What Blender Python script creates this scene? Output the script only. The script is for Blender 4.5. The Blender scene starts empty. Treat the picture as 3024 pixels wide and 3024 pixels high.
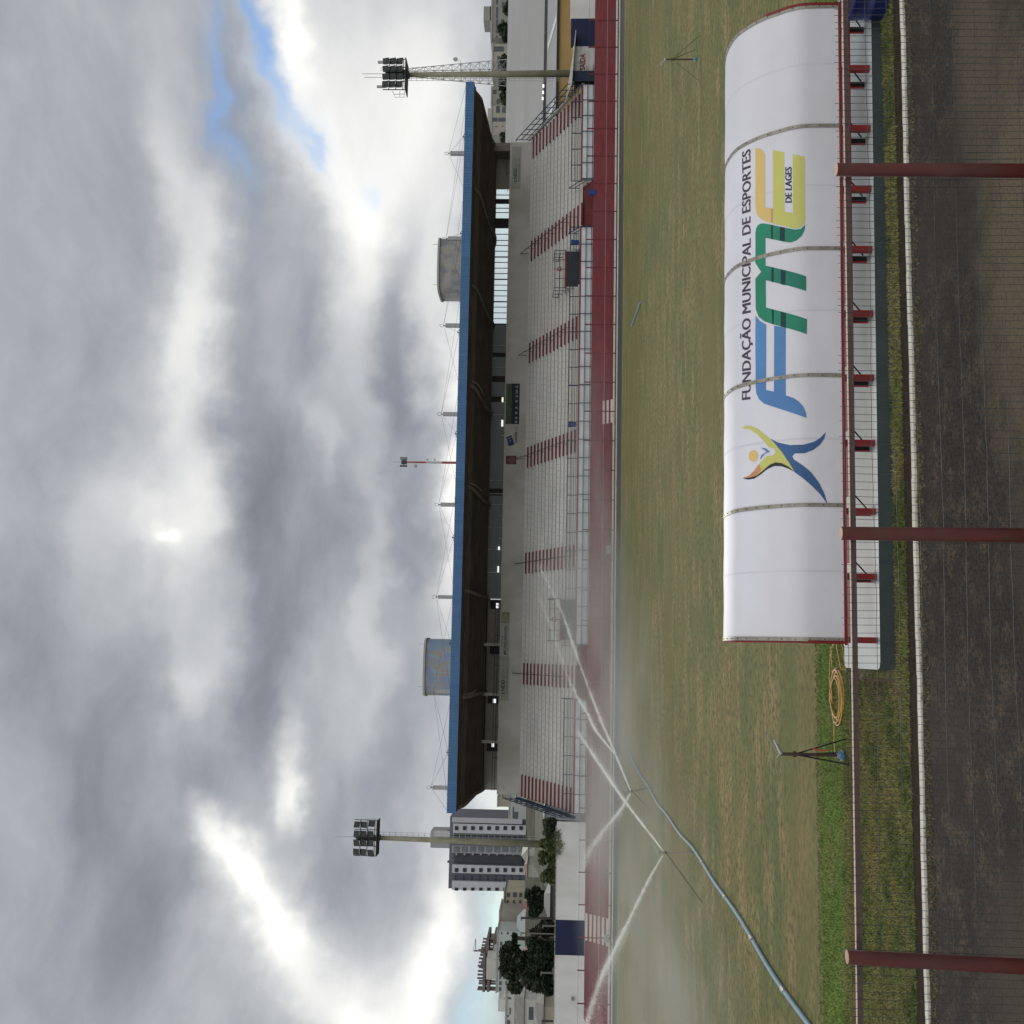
import bpy, bmesh, math, random
from math import radians as R, sin, cos, pi, atan, atan2, asin, sqrt
from mathutils import Vector, Matrix
random.seed(7)
S = bpy.context.scene
COL = S.collection
# ------------------------------------------------------------------ camera
CH = 5.05; YAW = R(7.07); FPX = 3261.0; ROLL = 0.0148
PITCH = atan((1642-1512)/FPX)
up = Vector((0, 0, 1))
fw0 = Vector((sin(YAW), cos(YAW), 0)); rt0 = Vector((cos(YAW), -sin(YAW), 0))
FW = fw0*cos(PITCH)+up*sin(PITCH); u0 = up*cos(PITCH)-fw0*sin(PITCH)
RT = rt0*cos(ROLL)+u0*sin(ROLL); UP = u0*cos(ROLL)-rt0*sin(ROLL)
CAM = Vector((0, 0, CH))
cd = bpy.data.cameras.new('camera'); cam = bpy.data.objects.new('camera', cd); COL.objects.link(cam)
cd.sensor_width = 36; cd.lens = 36*FPX/3024; cd.clip_start = 0.1; cd.clip_end = 6000
# the photograph was taken with the phone held sideways: image right is down, image up is right
xa, ya, za = -UP, RT, -FW
cam.matrix_world = Matrix(((xa.x, ya.x, za.x, 0), (xa.y, ya.y, za.y, 0), (xa.z, ya.z, za.z, CH), (0, 0, 0, 1)))
S.camera = cam

def ray(x, y): return FW*FPX+RT*((3024-y)-1512)-UP*(x-1512)
def at(x, y, Y):
    d = ray(x, y); return CAM+d*(Y/d.y)
def gp(x, y, z=0.0):
    d = ray(x, y); return CAM+d*((z-CAM.z)/d.z)
# ------------------------------------------------------------------ sky and light
W = bpy.data.worlds.new('World'); S.world = W; W.use_nodes = True
nt = W.node_tree; N = nt.nodes; L = nt.links; N.clear()
SUNDIR = ray(477, 1606).normalized()
sel, saz = asin(SUNDIR.z), atan2(SUNDIR.x, SUNDIR.y)
def nn(t, **k):
    n = N.new(t)
    for a, b in k.items(): setattr(n, a, b)
    return n
def M(op, a, b=None, c=None, clamp=False):
    n = nn('ShaderNodeMath', operation=op, use_clamp=clamp)
    for i, v in enumerate((a, b, c)):
        if v is None: continue
        if isinstance(v, (int, float)): n.inputs[i].default_value = v
        else: L.new(v, n.inputs[i])
    return n.outputs[0]
def V(op, a, b=None):
    n = nn('ShaderNodeVectorMath', operation=op)
    for i, v in enumerate((a, b)):
        if v is None: continue
        if isinstance(v, (tuple, list)): n.inputs[i].default_value = v
        else: L.new(v, n.inputs[i])
    return n
tc = nn('ShaderNodeTexCoord')
sx = nn('ShaderNodeSeparateXYZ'); L.new(tc.outputs['Generated'], sx.inputs[0])
az = M('ARCTAN2', sx.outputs[0], sx.outputs[1]); el = M('ARCSINE', sx.outputs[2])
ae = nn('ShaderNodeCombineXYZ'); L.new(az, ae.inputs[0]); L.new(el, ae.inputs[1])
# cloud noise lives on the sky directions
sc = V('MULTIPLY', ae.outputs[0], (4.2, 9.0, 1.0))
n1 = nn('ShaderNodeTexNoise'); n1.inputs['Scale'].default_value = 1.3; n1.inputs['Detail'].default_value = 9; n1.inputs['Roughness'].default_value = .56; n1.inputs['Distortion'].default_value = .6
L.new(sc.outputs[0], n1.inputs['Vector'])
n2 = nn('ShaderNodeTexNoise'); n2.inputs['Scale'].default_value = 5.0; n2.inputs['Detail'].default_value = 6
L.new(ae.outputs[0], n2.inputs['Vector'])
n3 = nn('ShaderNodeTexNoise'); n3.inputs['Scale'].default_value = 22.0; n3.inputs['Detail'].default_value = 5
L.new(ae.outputs[0], n3.inputs['Vector'])
wv = V('SUBTRACT', n2.outputs['Color'], (.5, .5, .5)); wv = V('MULTIPLY', wv.outputs[0], (.13, .10, 0))
wv3 = V('SUBTRACT', n3.outputs['Color'], (.5, .5, .5)); wv3 = V('MULTIPLY', wv3.outputs[0], (.05, .045, 0))
wp = V('ADD', ae.outputs[0], wv.outputs[0]); wp = V('ADD', wp.outputs[0], wv3.outputs[0])
def dirang(px, py):
    d = ray(px*1.5652, py*1.5652).normalized(); return atan2(d.x, d.y), asin(d.z)
def blob(px, py, sh, sl, rot=0.0):
    """soft patch of sky: sh = half size upwards, sl = half size along the horizon (both in photo/1932 px), rot in degrees"""
    a, e = dirang(px, py); k = 1.5652/FPX; r = R(rot)
    d = V('SUBTRACT', wp.outputs[0], (a, e, 0))
    u = V('DOT_PRODUCT', d.outputs[0], (cos(r)/(sl*k), sin(r)/(sl*k), 0)).outputs['Value']
    v = V('DOT_PRODUCT', d.outputs[0], (-sin(r)/(sh*k), cos(r)/(sh*k), 0)).outputs['Value']
    q = M('ADD', M('MULTIPLY', u, u), M('MULTIPLY', v, v))
    return M('DIVIDE', 1.0, M('ADD', 1.0, M('MULTIPLY', q, M('ADD', q, .5))))
def total(bl):
    o = None
    for b in bl:
        t = M('MULTIPLY', blob(*b[:5]), b[5]); o = t if o is None else M('ADD', o, t)
    return o
light_blobs = [
 (350, 420, 60, 260, 0, .30), (300, 1000, 90, 110, 10, .32), (160, 990, 60, 90, 0, .14), (360, 780, 60, 260, 0, .32), (575, 60, 34, 100, 8, .50), (600, 300, 50, 170, 14, .36),
 (720, 200, 100, 240, 0, .44), (700, 500, 60, 160, 0, .34), (830, 330, 60, 330, 0, .22), (425, 1600, 36, 80, 42, .40), (505, 1710, 36, 105, 36, .48), (470, 1690, 70, 150, 38, .12), (590, 1850, 60, 130, 30, .35), (560, 1500, 24, 70, 0, .34),
 (815, 1770, 44, 170, 0, .58), (750, 1890, 60, 100, 0, .40), (670, 1910, 45, 70, 0, .32), (560, 1440, 26, 110, 0, .16), (640, 1250, 30, 260, 0, .10), (585, 1520, 14, 60, 10, .25),
 (705, 1130, 34, 280, 0, .20), (850, 820, 36, 240, 0, .40), (840, 1000, 25, 220, 0, .30), (345, 1310, 50, 90, 0, .20), (305, 1025, 20, 17, 0, .30), (925, 1450, 40, 100, 0, .4), (420, 1180, 50, 110, -20, .14), (620, 820, 30, 60, 0, .18),
 (470, 300, 30, 260, 0, -.10), (470, 850, 60, 330, 0, -.16), (500, 1250, 70, 230, 0, -.13), (600, 640, 40, 120, 0, -.13), (760, 640, 36, 190, 0, -.22), (660, 980, 50, 200, 0, -.12), (760, 1000, 40, 160, 0, -.10), (560, 1020, 60, 200, 0, -.10),
 (210, 420, 90, 260, 0, -.05), (210, 1450, 100, 230, 0, -.13), (320, 1680, 70, 170, 0, -.12), (640, 1620, 40, 110, 0, -.12), (740, 1450, 50, 200, 0, -.08), (180, 1880, 90, 160, 0, -.05), (80, 1150, 50, 200, 0, -.06), (390, 1500, 50, 60, 0, -.08)]
blue_blobs = [(505, 45, 20, 75, 18, .62), (548, 165, 22, 90, 20, .60), (436, 205, 24, 95, 4, .58), (592, 285, 12, 34, 20, .5), (425, 110, 16, 60, 0, .4), (700, 370, 14, 30, 0, .3),
              (920, 1850, 36, 260, 0, .62), (948, 1690, 22, 140, 0, .5)]
n4 = nn('ShaderNodeTexNoise'); n4.inputs['Scale'].default_value = 9.0; n4.inputs['Detail'].default_value = 8; n4.inputs['Roughness'].default_value = .62
sc4 = V('MULTIPLY', wp.outputs[0], (1.0, 2.6, 1)); L.new(sc4.outputs[0], n4.inputs['Vector'])
fine = M('MULTIPLY', M('SUBTRACT', n4.outputs['Fac'], .5), .17)
base = M('ADD', M('MULTIPLY', M('SUBTRACT', n1.outputs['Fac'], .5), .33), .435)
Lm = M('ADD', M('ADD', base, fine), total(light_blobs))
# unseen sky behind the photographer, brightened to light the stand and shelter fronts
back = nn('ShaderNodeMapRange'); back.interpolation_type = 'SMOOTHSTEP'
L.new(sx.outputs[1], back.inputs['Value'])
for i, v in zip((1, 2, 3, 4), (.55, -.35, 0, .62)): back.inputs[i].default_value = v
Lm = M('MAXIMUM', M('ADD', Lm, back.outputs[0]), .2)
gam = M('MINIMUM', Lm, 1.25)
ramp = nn('ShaderNodeValToRGB'); ramp.color_ramp.interpolation = 'LINEAR'
L.new(M('DIVIDE', gam, 1.25), ramp.inputs[0])
cr = ramp.color_ramp; cr.elements[0].position = 0; cr.elements[0].color = (0, 0, 0, 1)
cr.elements[1].position = 1; cr.elements[1].color = (1.25, 1.24, 1.2, 1)
for p, c in ((.16, (.185, .2, .235)), (.30, (.345, .37, .41)), (.5, (.60, .615, .635)), (.8, (1.0, .995, .965))):
    e = cr.elements.new(p); e.color = (*c, 1)
bl = M('MINIMUM', total(blue_blobs), 1.0)
bl = M('MULTIPLY', bl, M('ADD', .35, M('MULTIPLY', n4.outputs['Fac'], 1.1)), clamp=True)
sky = nn('ShaderNodeTexSky'); sky.sky_type = 'NISHITA'; sky.sun_disc = False
sky.sun_elevation = sel; sky.sun_rotation = saz; sky.air_density = 1.0; sky.dust_density = .2; sky.ozone_density = 2
skc = V('MULTIPLY', sky.outputs[0], (.60, .74, .96))
cl10 = V('MULTIPLY', ramp.outputs[0], (9.0, 9.0, 9.0))
mx = nn('ShaderNodeMix', data_type='RGBA'); L.new(bl, mx.inputs[0]); L.new(cl10.outputs[0], mx.inputs[6]); L.new(skc.outputs[0], mx.inputs[7])
bg = nn('ShaderNodeBackground'); bg.inputs[1].default_value = 0.11
L.new(mx.outputs[2], bg.inputs[0])
wo = nn('ShaderNodeOutputWorld'); L.new(bg.outputs[0], wo.inputs[0])
W.cycles.sampling_method = 'MANUAL'; W.cycles.sample_map_resolution = 512
sd = bpy.data.lights.new('sun', 'SUN'); sd.energy = .7; sd.angle = R(14); sd.color = (1, .95, .86)
so = bpy.data.objects.new('sun', sd); COL.objects.link(so); so.rotation_euler = SUNDIR.to_track_quat('Z', 'Y').to_euler()
S.view_settings.view_transform = 'Standard'; S.view_settings.look = 'None'; S.view_settings.exposure = 0; S.view_settings.gamma = 1
# ------------------------------------------------------------------ materials
MATS = {}
def mat(name, c, c2=None, scale=3.0, stretch=(1, 1, 1), rough=.7, metal=0.0, bump=0.0, bscale=None, det=5.0, c3=None, s3=.4, emit=None, spec=.3, lo=.35, hi=.65):
    if name in MATS: return MATS[name]
    m = bpy.data.materials.new(name); m.use_nodes = True; t = m.node_tree; b = t.nodes['Principled BSDF']
    b.inputs['Base Color'].default_value = (*c, 1); b.inputs['Roughness'].default_value = rough; b.inputs['Metallic'].default_value = metal
    b.inputs['Specular IOR Level'].default_value = spec
    tcn = t.nodes.new('ShaderNodeTexCoord'); mp = t.nodes.new('ShaderNodeMapping'); mp.inputs['Scale'].default_value = stretch
    t.links.new(tcn.outputs['Object'], mp.inputs[0])
    if c2 is None: c2 = tuple(v*.8 for v in c)
    ns = t.nodes.new('ShaderNodeTexNoise'); ns.inputs['Scale'].default_value = scale; ns.inputs['Detail'].default_value = det; ns.inputs['Roughness'].default_value = .6
    t.links.new(mp.outputs[0], ns.inputs['Vector'])
    rp = t.nodes.new('ShaderNodeMapRange'); rp.inputs[1].default_value = lo; rp.inputs[2].default_value = hi
    t.links.new(ns.outputs['Fac'], rp.inputs[0])
    mxn = t.nodes.new('ShaderNodeMix'); mxn.data_type = 'RGBA'; mxn.inputs[6].default_value = (*c, 1); mxn.inputs[7].default_value = (*c2, 1)
    t.links.new(rp.outputs[0], mxn.inputs[0]); out = mxn.outputs[2]
    if c3 is not None:
        n3_ = t.nodes.new('ShaderNodeTexNoise'); n3_.inputs['Scale'].default_value = s3; n3_.inputs['Detail'].default_value = 4
        t.links.new(tcn.outputs['Object'], n3_.inputs['Vector'])
        r3 = t.nodes.new('ShaderNodeMapRange'); r3.inputs[1].default_value = .45; r3.inputs[2].default_value = .62
        t.links.new(n3_.outputs['Fac'], r3.inputs[0])
        m3 = t.nodes.new('ShaderNodeMix'); m3.data_type = 'RGBA'; m3.inputs[7].default_value = (*c3, 1)
        t.links.new(r3.outputs[0], m3.inputs[0]); t.links.new(out, m3.inputs[6]); out = m3.outputs[2]
    t.links.new(out, b.inputs['Base Color'])
    if bump:
        nb = t.nodes.new('ShaderNodeTexNoise'); nb.inputs['Scale'].default_value = bscale or scale*4; nb.inputs['Detail'].default_value = 4
        t.links.new(mp.outputs[0], nb.inputs['Vector'])
        bp = t.nodes.new('ShaderNodeBump'); bp.inputs['Strength'].default_value = bump; bp.inputs['Distance'].default_value = .03
        t.links.new(nb.outputs['Fac'], bp.inputs['Height']); t.links.new(bp.outputs[0], b.inputs['Normal'])
    if emit: b.inputs['Emission Color'].default_value = (*emit[:3], 1); b.inputs['Emission Strength'].default_value = emit[3]
    MATS[name] = m; return m
def grass_mat(name, base, alt, dry, dark, sp=.35, fine=9.0, st=(1, 1, 1), patch=None):
    m = bpy.data.materials.new(name); m.use_nodes = True; t = m.node_tree; b = t.nodes['Principled BSDF']
    b.inputs['Roughness'].default_value = .95; b.inputs['Specular IOR Level'].default_value = .15
    tn = t.nodes.new('ShaderNodeTexCoord'); mp = t.nodes.new('ShaderNodeMapping'); mp.inputs['Scale'].default_value = st; t.links.new(tn.outputs['Object'], mp.inputs[0])
    def noise(s, d, mpx=True):
        n = t.nodes.new('ShaderNodeTexNoise'); n.inputs['Scale'].default_value = s; n.inputs['Detail'].default_value = d; n.inputs['Roughness'].default_value = .65
        t.links.new(mp.outputs[0] if mpx else tn.outputs['Object'], n.inputs['Vector']); return n.outputs['Fac']
    def mixc(f, a, bb, lo, hi):
        r = t.nodes.new('ShaderNodeMapRange'); r.inputs[1].default_value = lo; r.inputs[2].default_value = hi; t.links.new(f, r.inputs[0])
        x = t.nodes.new('ShaderNodeMix'); x.data_type = 'RGBA'; t.links.new(r.outputs[0], x.inputs[0])
        for i, v in ((6, a), (7, bb)):
            if isinstance(v, tuple): x.inputs[i].default_value = (*v, 1)
            else: t.links.new(v, x.inputs[i])
        return x.outputs[2]
    c = mixc(noise(sp, 6), base, alt, .38, .62)
    c = mixc(noise(sp*3.1, 7), c, dry, .48, .64)
    c = mixc(noise(fine, 7, False), c, dark, .45, .62)
    c = mixc(noise(sp*.3, 2), c, tuple(v*.8 for v in base), .5, .7)
    if patch:      # a worn pale place of its own at a fixed spot on the ground
        for (px_, py_, rx_, ry_, col_) in patch:
            sb = t.nodes.new('ShaderNodeVectorMath'); sb.operation = 'SUBTRACT'; t.links.new(tn.outputs['Object'], sb.inputs[0]); sb.inputs[1].default_value = (px_, py_, 0)
            ml = t.nodes.new('ShaderNodeVectorMath'); ml.operation = 'MULTIPLY'; t.links.new(sb.outputs[0], ml.inputs[0]); ml.inputs[1].default_value = (1/rx_, 1/ry_, 0)
            ln_ = t.nodes.new('ShaderNodeVectorMath'); ln_.operation = 'LENGTH'; t.links.new(ml.outputs[0], ln_.inputs[0])
            ad = t.nodes.new('ShaderNodeMath'); ad.operation = 'ADD'; t.links.new(ln_.outputs['Value'], ad.inputs[0]); t.links.new(noise(2.2, 7, False), ad.inputs[1])
            c = mixc(ad.outputs[0], col_, c, .85, 1.45)
        c = mixc(noise(fine*1.3, 6, False), c, dark, .52, .74)
    t.links.new(c, b.inputs['Base Color'])
    bp = t.nodes.new('ShaderNodeBump'); bp.inputs['Strength'].default_value = .9; bp.inputs['Distance'].default_value = .05
    t.links.new(noise(fine*1.6, 6, False), bp.inputs['Height']); t.links.new(bp.outputs[0], b.inputs['Normal'])
    MATS[name] = m; return m
white_wall = mat('white_wall_paint', (.62, .63, .64), (.52, .52, .52), .6, (1, 1, .3), .8, bump=.15, bscale=8)
grey_wall = mat('grey_wall', (.36, .36, .35), (.29, .29, .275), .5, (1, 1, .5), .85)
seat_white = mat('terrace_concrete', (.58, .58, .575), (.47, .47, .465), .5, (.3, 1, 1), .8, c3=(.51, .50, .475), s3=.12)
gap_shadow = mat('gap_shadow', (.13, .13, .14))  # shadow in the gaps between seating rows, painted as a dark line
red_step = mat('red_step_paint', (.135, .024, .028), (.10, .022, .025), 2, c3=(.15, .04, .045), s3=.6)
red_coping = mat('red_coping', (.2, .03, .035))
blue_fascia = mat('blue_fascia', (.068, .165, .345), (.048, .125, .28), .8, (3, 1, .3), .5, c3=(.06, .14, .27), s3=.25)
soffit_m = mat('brown_soffit', (.115, .098, .082), (.070, .062, .055), 1.2, (.25, 6, 1), .8, c3=(.11, .10, .085), s3=.15)
dark_in = mat('dark_interior', (.035, .037, .036), (.025, .026, .026))
beige_in = mat('beige_inner_wall', (.3, .29, .26), (.25, .24, .22))
navy_rail = mat('navy_rail_paint', (.022, .036, .068), rough=.6)
blue_paint = mat('navy_wall_paint', (.012, .019, .062), (.010, .016, .05), 2)
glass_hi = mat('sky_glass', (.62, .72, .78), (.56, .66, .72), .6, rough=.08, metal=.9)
glass_lo = mat('dim_glass', (.13, .15, .165), (.10, .115, .13), .3, (1, 1, .2), rough=.35, spec=.5)
frame_w = mat('white_frame', (.45, .45, .43))
sky_glow_m = mat('sky_glow_pane', (.8, .8, .78), emit=(.95, .97, .92, .95))  # emission stands in for bright sky seen through panes, no lamp
galv = mat('galvanised_steel', (.33, .34, .35), (.26, .27, .28), 6, rough=.45, metal=.5)
steel_dark = mat('dark_steel', (.05, .052, .055), (.035, .036, .04), 8, rough=.5)
pole_conc = mat('mossy_pole_concrete', (.27, .26, .20), (.21, .20, .155), 1.5, (3, 3, .5), .9, c3=(.19, .19, .125), s3=.7)
red_post = mat('oxide_red_post', (.088, .015, .013), (.050, .010, .009), 6, (1, 1, .25), rough=.5, spec=.25, c3=(.065, .022, .016), s3=2.5)
post_top = mat('post_end_cap', (.55, .38, .28))
wire_m = mat('weathered_wire', (.085, .10, .105), (.05, .055, .05), 9, rough=.55, metal=.3)
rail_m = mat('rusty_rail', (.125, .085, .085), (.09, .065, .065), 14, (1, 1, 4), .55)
rail_hi = mat('rail_top_highlight', (.62, .52, .42), (.5, .4, .32), 30)  # pale tone paints the highlight along the top of the rail
shell_m = mat('translucent_white_panel', (.69, .69, .77), (.64, .64, .71), .7, (1, 1, 2.5), rough=.5, spec=.22, c3=(.63, .63, .685), s3=.5, bump=.25, bscale=1.4)
strap_m = mat('aluminium_strap', (.34, .325, .29), (.24, .225, .20), 9, rough=.45, metal=.35)
bolt_m = mat('bolt_head', (.07, .06, .06))
shel_red = mat('shelter_red_steel', (.21, .02, .022), (.15, .018, .02), 4, rough=.4)
shel_pink = mat('faded_red_slat', (.48, .20, .18), (.40, .15, .14), 6)
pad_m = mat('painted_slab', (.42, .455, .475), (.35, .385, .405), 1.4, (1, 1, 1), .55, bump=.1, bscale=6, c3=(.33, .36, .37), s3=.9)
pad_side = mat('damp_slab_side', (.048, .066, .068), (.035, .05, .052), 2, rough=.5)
txt_dark = mat('print_dark_violet', (.075, .055, .095)); p_blue = mat('print_blue', (.10, .25, .52), (.085, .20, .43), .8)
p_blue2 = mat('print_deep_blue', (.06, .14, .32), (.05, .11, .26), 1); p_green = mat('print_green', (.028, .24, .155), (.022, .17, .12), 1)
p_dark = mat('print_dark_green', (.018, .055, .06)); p_yel = mat('print_yellow', (.56, .55, .17), (.50, .52, .15), 1)
p_ora = mat('print_orange_yellow', (.66, .50, .20), (.66, .46, .16), 1); p_blk = mat('print_black', (.035, .045, .04))
tank_m = mat('peeling_tank_paint', (.215, .225, .25), (.255, .235, .20), 1.1, (4, 4, .9), .85, c3=(.15, .16, .18), s3=.9, bump=.3, lo=.44, hi=.56)
tarmac = grass_mat('dark_cinder', (.074, .061, .051), (.052, .045, .040), (.130, .104, .074), (.028, .024, .021), .8, 17, patch=[(4.6, 11.9, 3.6, 1.5, (.150, .120, .086)), (7.4, 12.9, 2.2, 1.0, (.125, .10, .075)), (1.2, 11.4, 1.6, 1.2, (.085, .07, .054)), (-3.6, 12.4, 1.8, 1.5, (.085, .07, .054))])
water_blue = mat('pale_blue_pipe', (.22, .33, .40), (.17, .27, .33), 6, rough=.6, spec=.25)
hose_m = mat('orange_hose', (.60, .36, .13), (.5, .3, .1), 8, rough=.4)
rust_m = mat('rusty_iron', (.09, .06, .05), (.06, .04, .035), 12)
alu_m = mat('bright_aluminium', (.5, .51, .53), rough=.3, metal=.6)
blue_valve = mat('blue_coupling', (.03, .12, .27), (.2, .3, .4), 25, rough=.35)
barrel_m = mat('dark_blue_plastic', (.018, .026, .13), (.014, .02, .09), 3, rough=.35)
black_m = mat('black', (.012, .012, .013))
leaf_a = mat('dark_leaf', (.030, .046, .026), (.016, .026, .016), 2.0); leaf_b = mat('hedge_leaf', (.075, .095, .035), (.05, .07, .028), 1.2, c3=(.12, .12, .05), s3=.8)
leaf_c = mat('grey_green_leaf', (.06, .075, .045), (.04, .05, .03), 2.0)
bark = mat('bark', (.06, .045, .035))

field_m = grass_mat('worn_turf', (.215, .190, .082), (.132, .158, .060), (.310, .240, .120), (.100, .102, .046), .26, 5.0, (.42, 1, 1))
lime_m = grass_mat('fresh_turf', (.125, .20, .048), (.15, .21, .055), (.21, .21, .08), (.06, .095, .028), .5, 14)
verge_m = grass_mat('weedy_verge', (.10, .13, .038), (.16, .145, .055), (.21, .155, .09), (.035, .05, .018), .55, 11)
far_m = grass_mat('far_ground', (.055, .065, .038), (.075, .07, .05), (.11, .10, .08), (.035, .04, .025), .08, 1.0)
bank_m = mat('red_bank_paint', (.185, .032, .040), (.12, .025, .031), 1.0, (.9, 3, 2), .75, c3=(.135, .034, .040), s3=.35)
kerb_m = mat('whitewashed_kerb', (.68, .66, .60), (.50, .47, .42), 3, (1, 1, 1), .8, c3=(.58, .55, .50), s3=1.6)
soil_m = mat('shaded_soil', (.045, .032, .024), (.028, .021, .016), 5, rough=.95, spec=.05, bump=.6)  # brown soil with the shadow of the ditch worked into its colour
# ------------------------------------------------------------------ mesh helpers
class MB:
    def __init__(s): s.v = []; s.f = []; s.mi = []; s.m = 0
    def quad(s, a, b, c, d):
        n = len(s.v); s.v += [Vector(a), Vector(b), Vector(c), Vector(d)]; s.f.append((n, n+1, n+2, n+3)); s.mi.append(s.m)
    def poly(s, pts):
        n = len(s.v); s.v += [Vector(p) for p in pts]; s.f.append(tuple(range(n, n+len(pts)))); s.mi.append(s.m)
    def box(s, x0, x1, y0, y1, z0, z1):
        n = len(s.v); s.v += [Vector(p) for p in ((x0,y0,z0),(x1,y0,z0),(x1,y1,z0),(x0,y1,z0),(x0,y0,z1),(x1,y0,z1),(x1,y1,z1),(x0,y1,z1))]
        for f in ((0,3,2,1),(4,5,6,7),(0,1,5,4),(1,2,6,5),(2,3,7,6),(3,0,4,7)): s.f.append(tuple(n+i for i in f)); s.mi.append(s.m)
        return s
    def prism(s, prof, x0, x1):
        """profile of (y,z) points extruded along x, closed"""
        n = len(s.v); k = len(prof)
        s.v += [Vector((x0, p[0], p[1])) for p in prof]+[Vector((x1, p[0], p[1])) for p in prof]
        for i in range(k):
            j = (i+1) % k; s.f.append((n+i, n+j, n+k+j, n+k+i)); s.mi.append(s.m)
        s.f.append(tuple(n+i for i in range(k))[::-1]); s.f.append(tuple(n+k+i for i in range(k))); s.mi += [s.m]*2
        return s
    def tube(s, pts, r, seg=6, cap=True):
        pts = [Vector(p) for p in pts]; rs = r if isinstance(r, (list, tuple)) else [r]*len(pts); rings = []
        for i, p in enumerate(pts):
            d = (pts[min(i+1, len(pts)-1)]-pts[max(i-1, 0)])
            if d.length < 1e-9: d = Vector((0, 0, 1))
            d.normalize(); a = d.cross(Vector((0, 0, 1))) if abs(d.z) < .95 else d.cross(Vector((1, 0, 0)))
            a.normalize(); b = d.cross(a); n = len(s.v)
            for k in range(seg):
                t = 2*pi*(k+.5)/seg; s.v.append(p+(a*cos(t)+b*sin(t))*rs[i])
            rings.append(n)
        for i in range(len(rings)-1):
            for k in range(seg):
                j = (k+1) % seg; s.f.append((rings[i]+k, rings[i]+j, rings[i+1]+j, rings[i+1]+k)); s.mi.append(s.m)
        if cap:
            s.f.append(tuple(rings[0]+k for k in range(seg))[::-1]); s.f.append(tuple(rings[-1]+k for k in range(seg))); s.mi += [s.m]*2
        return s
    def lathe(s, c, prof, seg=24):
        c = Vector(c); rings = []
        for r, z in prof:
            n = len(s.v); s.v += [c+Vector((r*cos(2*pi*k/seg), r*sin(2*pi*k/seg), z)) for k in range(seg)]; rings.append(n)
        for i in range(len(rings)-1):
            for k in range(seg):
                j = (k+1) % seg; s.f.append((rings[i]+k, rings[i]+j, rings[i+1]+j, rings[i+1]+k)); s.mi.append(s.m)
        s.f.append(tuple(rings[0]+k for k in range(seg))[::-1]); s.f.append(tuple(rings[-1]+k for k in range(seg))); s.mi += [s.m]*2
        return s
ORG = {}
def setp(o, label=None, cat=None, group=None, kind=None):
    if label: o['label'] = label
    if cat: o['category'] = cat
    if group: o['group'] = group
    if kind: o['kind'] = kind
    return o
def mesh(name, mb, ms, parent=None, org=None, smooth=False):
    o_ = ORG[parent.name] if parent is not None else Vector(org or (0, 0, 0))
    me = bpy.data.meshes.new(name); me.from_pydata([tuple(v-o_) for v in mb.v], [], mb.f)
    for m in (ms if isinstance(ms, (list, tuple)) else [ms]): me.materials.append(m)
    if isinstance(ms, (list, tuple)) and len(ms) > 1: me.polygons.foreach_set('material_index', mb.mi)
    if smooth: me.shade_smooth()
    me.update(); o = bpy.data.objects.new(name, me); COL.objects.link(o)
    if parent is not None: o.parent = parent
    else: o.location = o_
    ORG[o.name] = o_; return o
def thing(name, label, cat, loc=(0, 0, 0), group=None):
    o = bpy.data.objects.new(name, None); COL.objects.link(o); o.location = loc; o.empty_display_size = .2
    ORG[o.name] = Vector(loc); return setp(o, label, cat, group)
def solo(name, mb, ms, label, cat, loc, group=None, smooth=False): return setp(mesh(name, mb, ms, None, loc, smooth), label, cat, group)
def struct(name, mb, ms, kind='structure', smooth=False): return setp(mesh(name, mb, ms, None, (0, 0, 0), smooth), kind=kind)
def kids(o): return [c for c in bpy.data.objects if c.parent == o]
def dup(root, delta, label=None):
    r = root.copy(); COL.objects.link(r); r.location = Vector(root.location)+Vector(delta)
    if label: r['label'] = label
    for ch in kids(root):
        c = ch.copy(); COL.objects.link(c); c.parent = r
        for g in kids(ch):
            d = g.copy(); COL.objects.link(d); d.parent = c
    ORG[r.name] = ORG[root.name]+Vector(delta); return r
def rect(x0, y0, x1, y1, Y):
    """photo rectangle x0<x1 (top,bottom) y0<y1 (right,left) standing at distance Y -> X0,X1,z0,z1"""
    ym = (y0+y1)/2; xm = (x0+x1)/2
    return at(xm, y1, Y).x, at(xm, y0, Y).x, at(x1, ym, Y).z, at(x0, ym, Y).z
def text_me(s, bold=0.0, shear=0.0):
    c = bpy.data.curves.new('t', 'FONT'); c.body = s; c.offset = bold; c.shear = shear; c.resolution_u = 3
    o = bpy.data.objects.new('t', c); COL.objects.link(o)
    dg = bpy.context.evaluated_depsgraph_get(); me = bpy.data.meshes.new_from_object(o.evaluated_get(dg))
    bpy.data.objects.remove(o); bpy.data.curves.remove(c)
    vs = [v.co.copy() for v in me.vertices]; fs = [tuple(p.vertices) for p in me.polygons]; bpy.data.meshes.remove(me)
    x0 = min(v.x for v in vs); x1 = max(v.x for v in vs)
    return [((v.x-x0)/(x1-x0), v.y) for v in vs], fs
def text_wall(mb, s, X0, X1, z0, z1, Y, bold=.0, shear=0., cap=.70):
    """lettering on a wall facing -y; z0..z1 = baseline to cap height"""
    vs, fs = text_me(s, bold, shear); n = len(mb.v)
    mb.v += [Vector((X0+u*(X1-X0), Y, z0+v/cap*(z1-z0))) for u, v in vs]
    for f in fs: mb.f.append(tuple(n+i for i in f)); mb.mi.append(mb.m)
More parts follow.
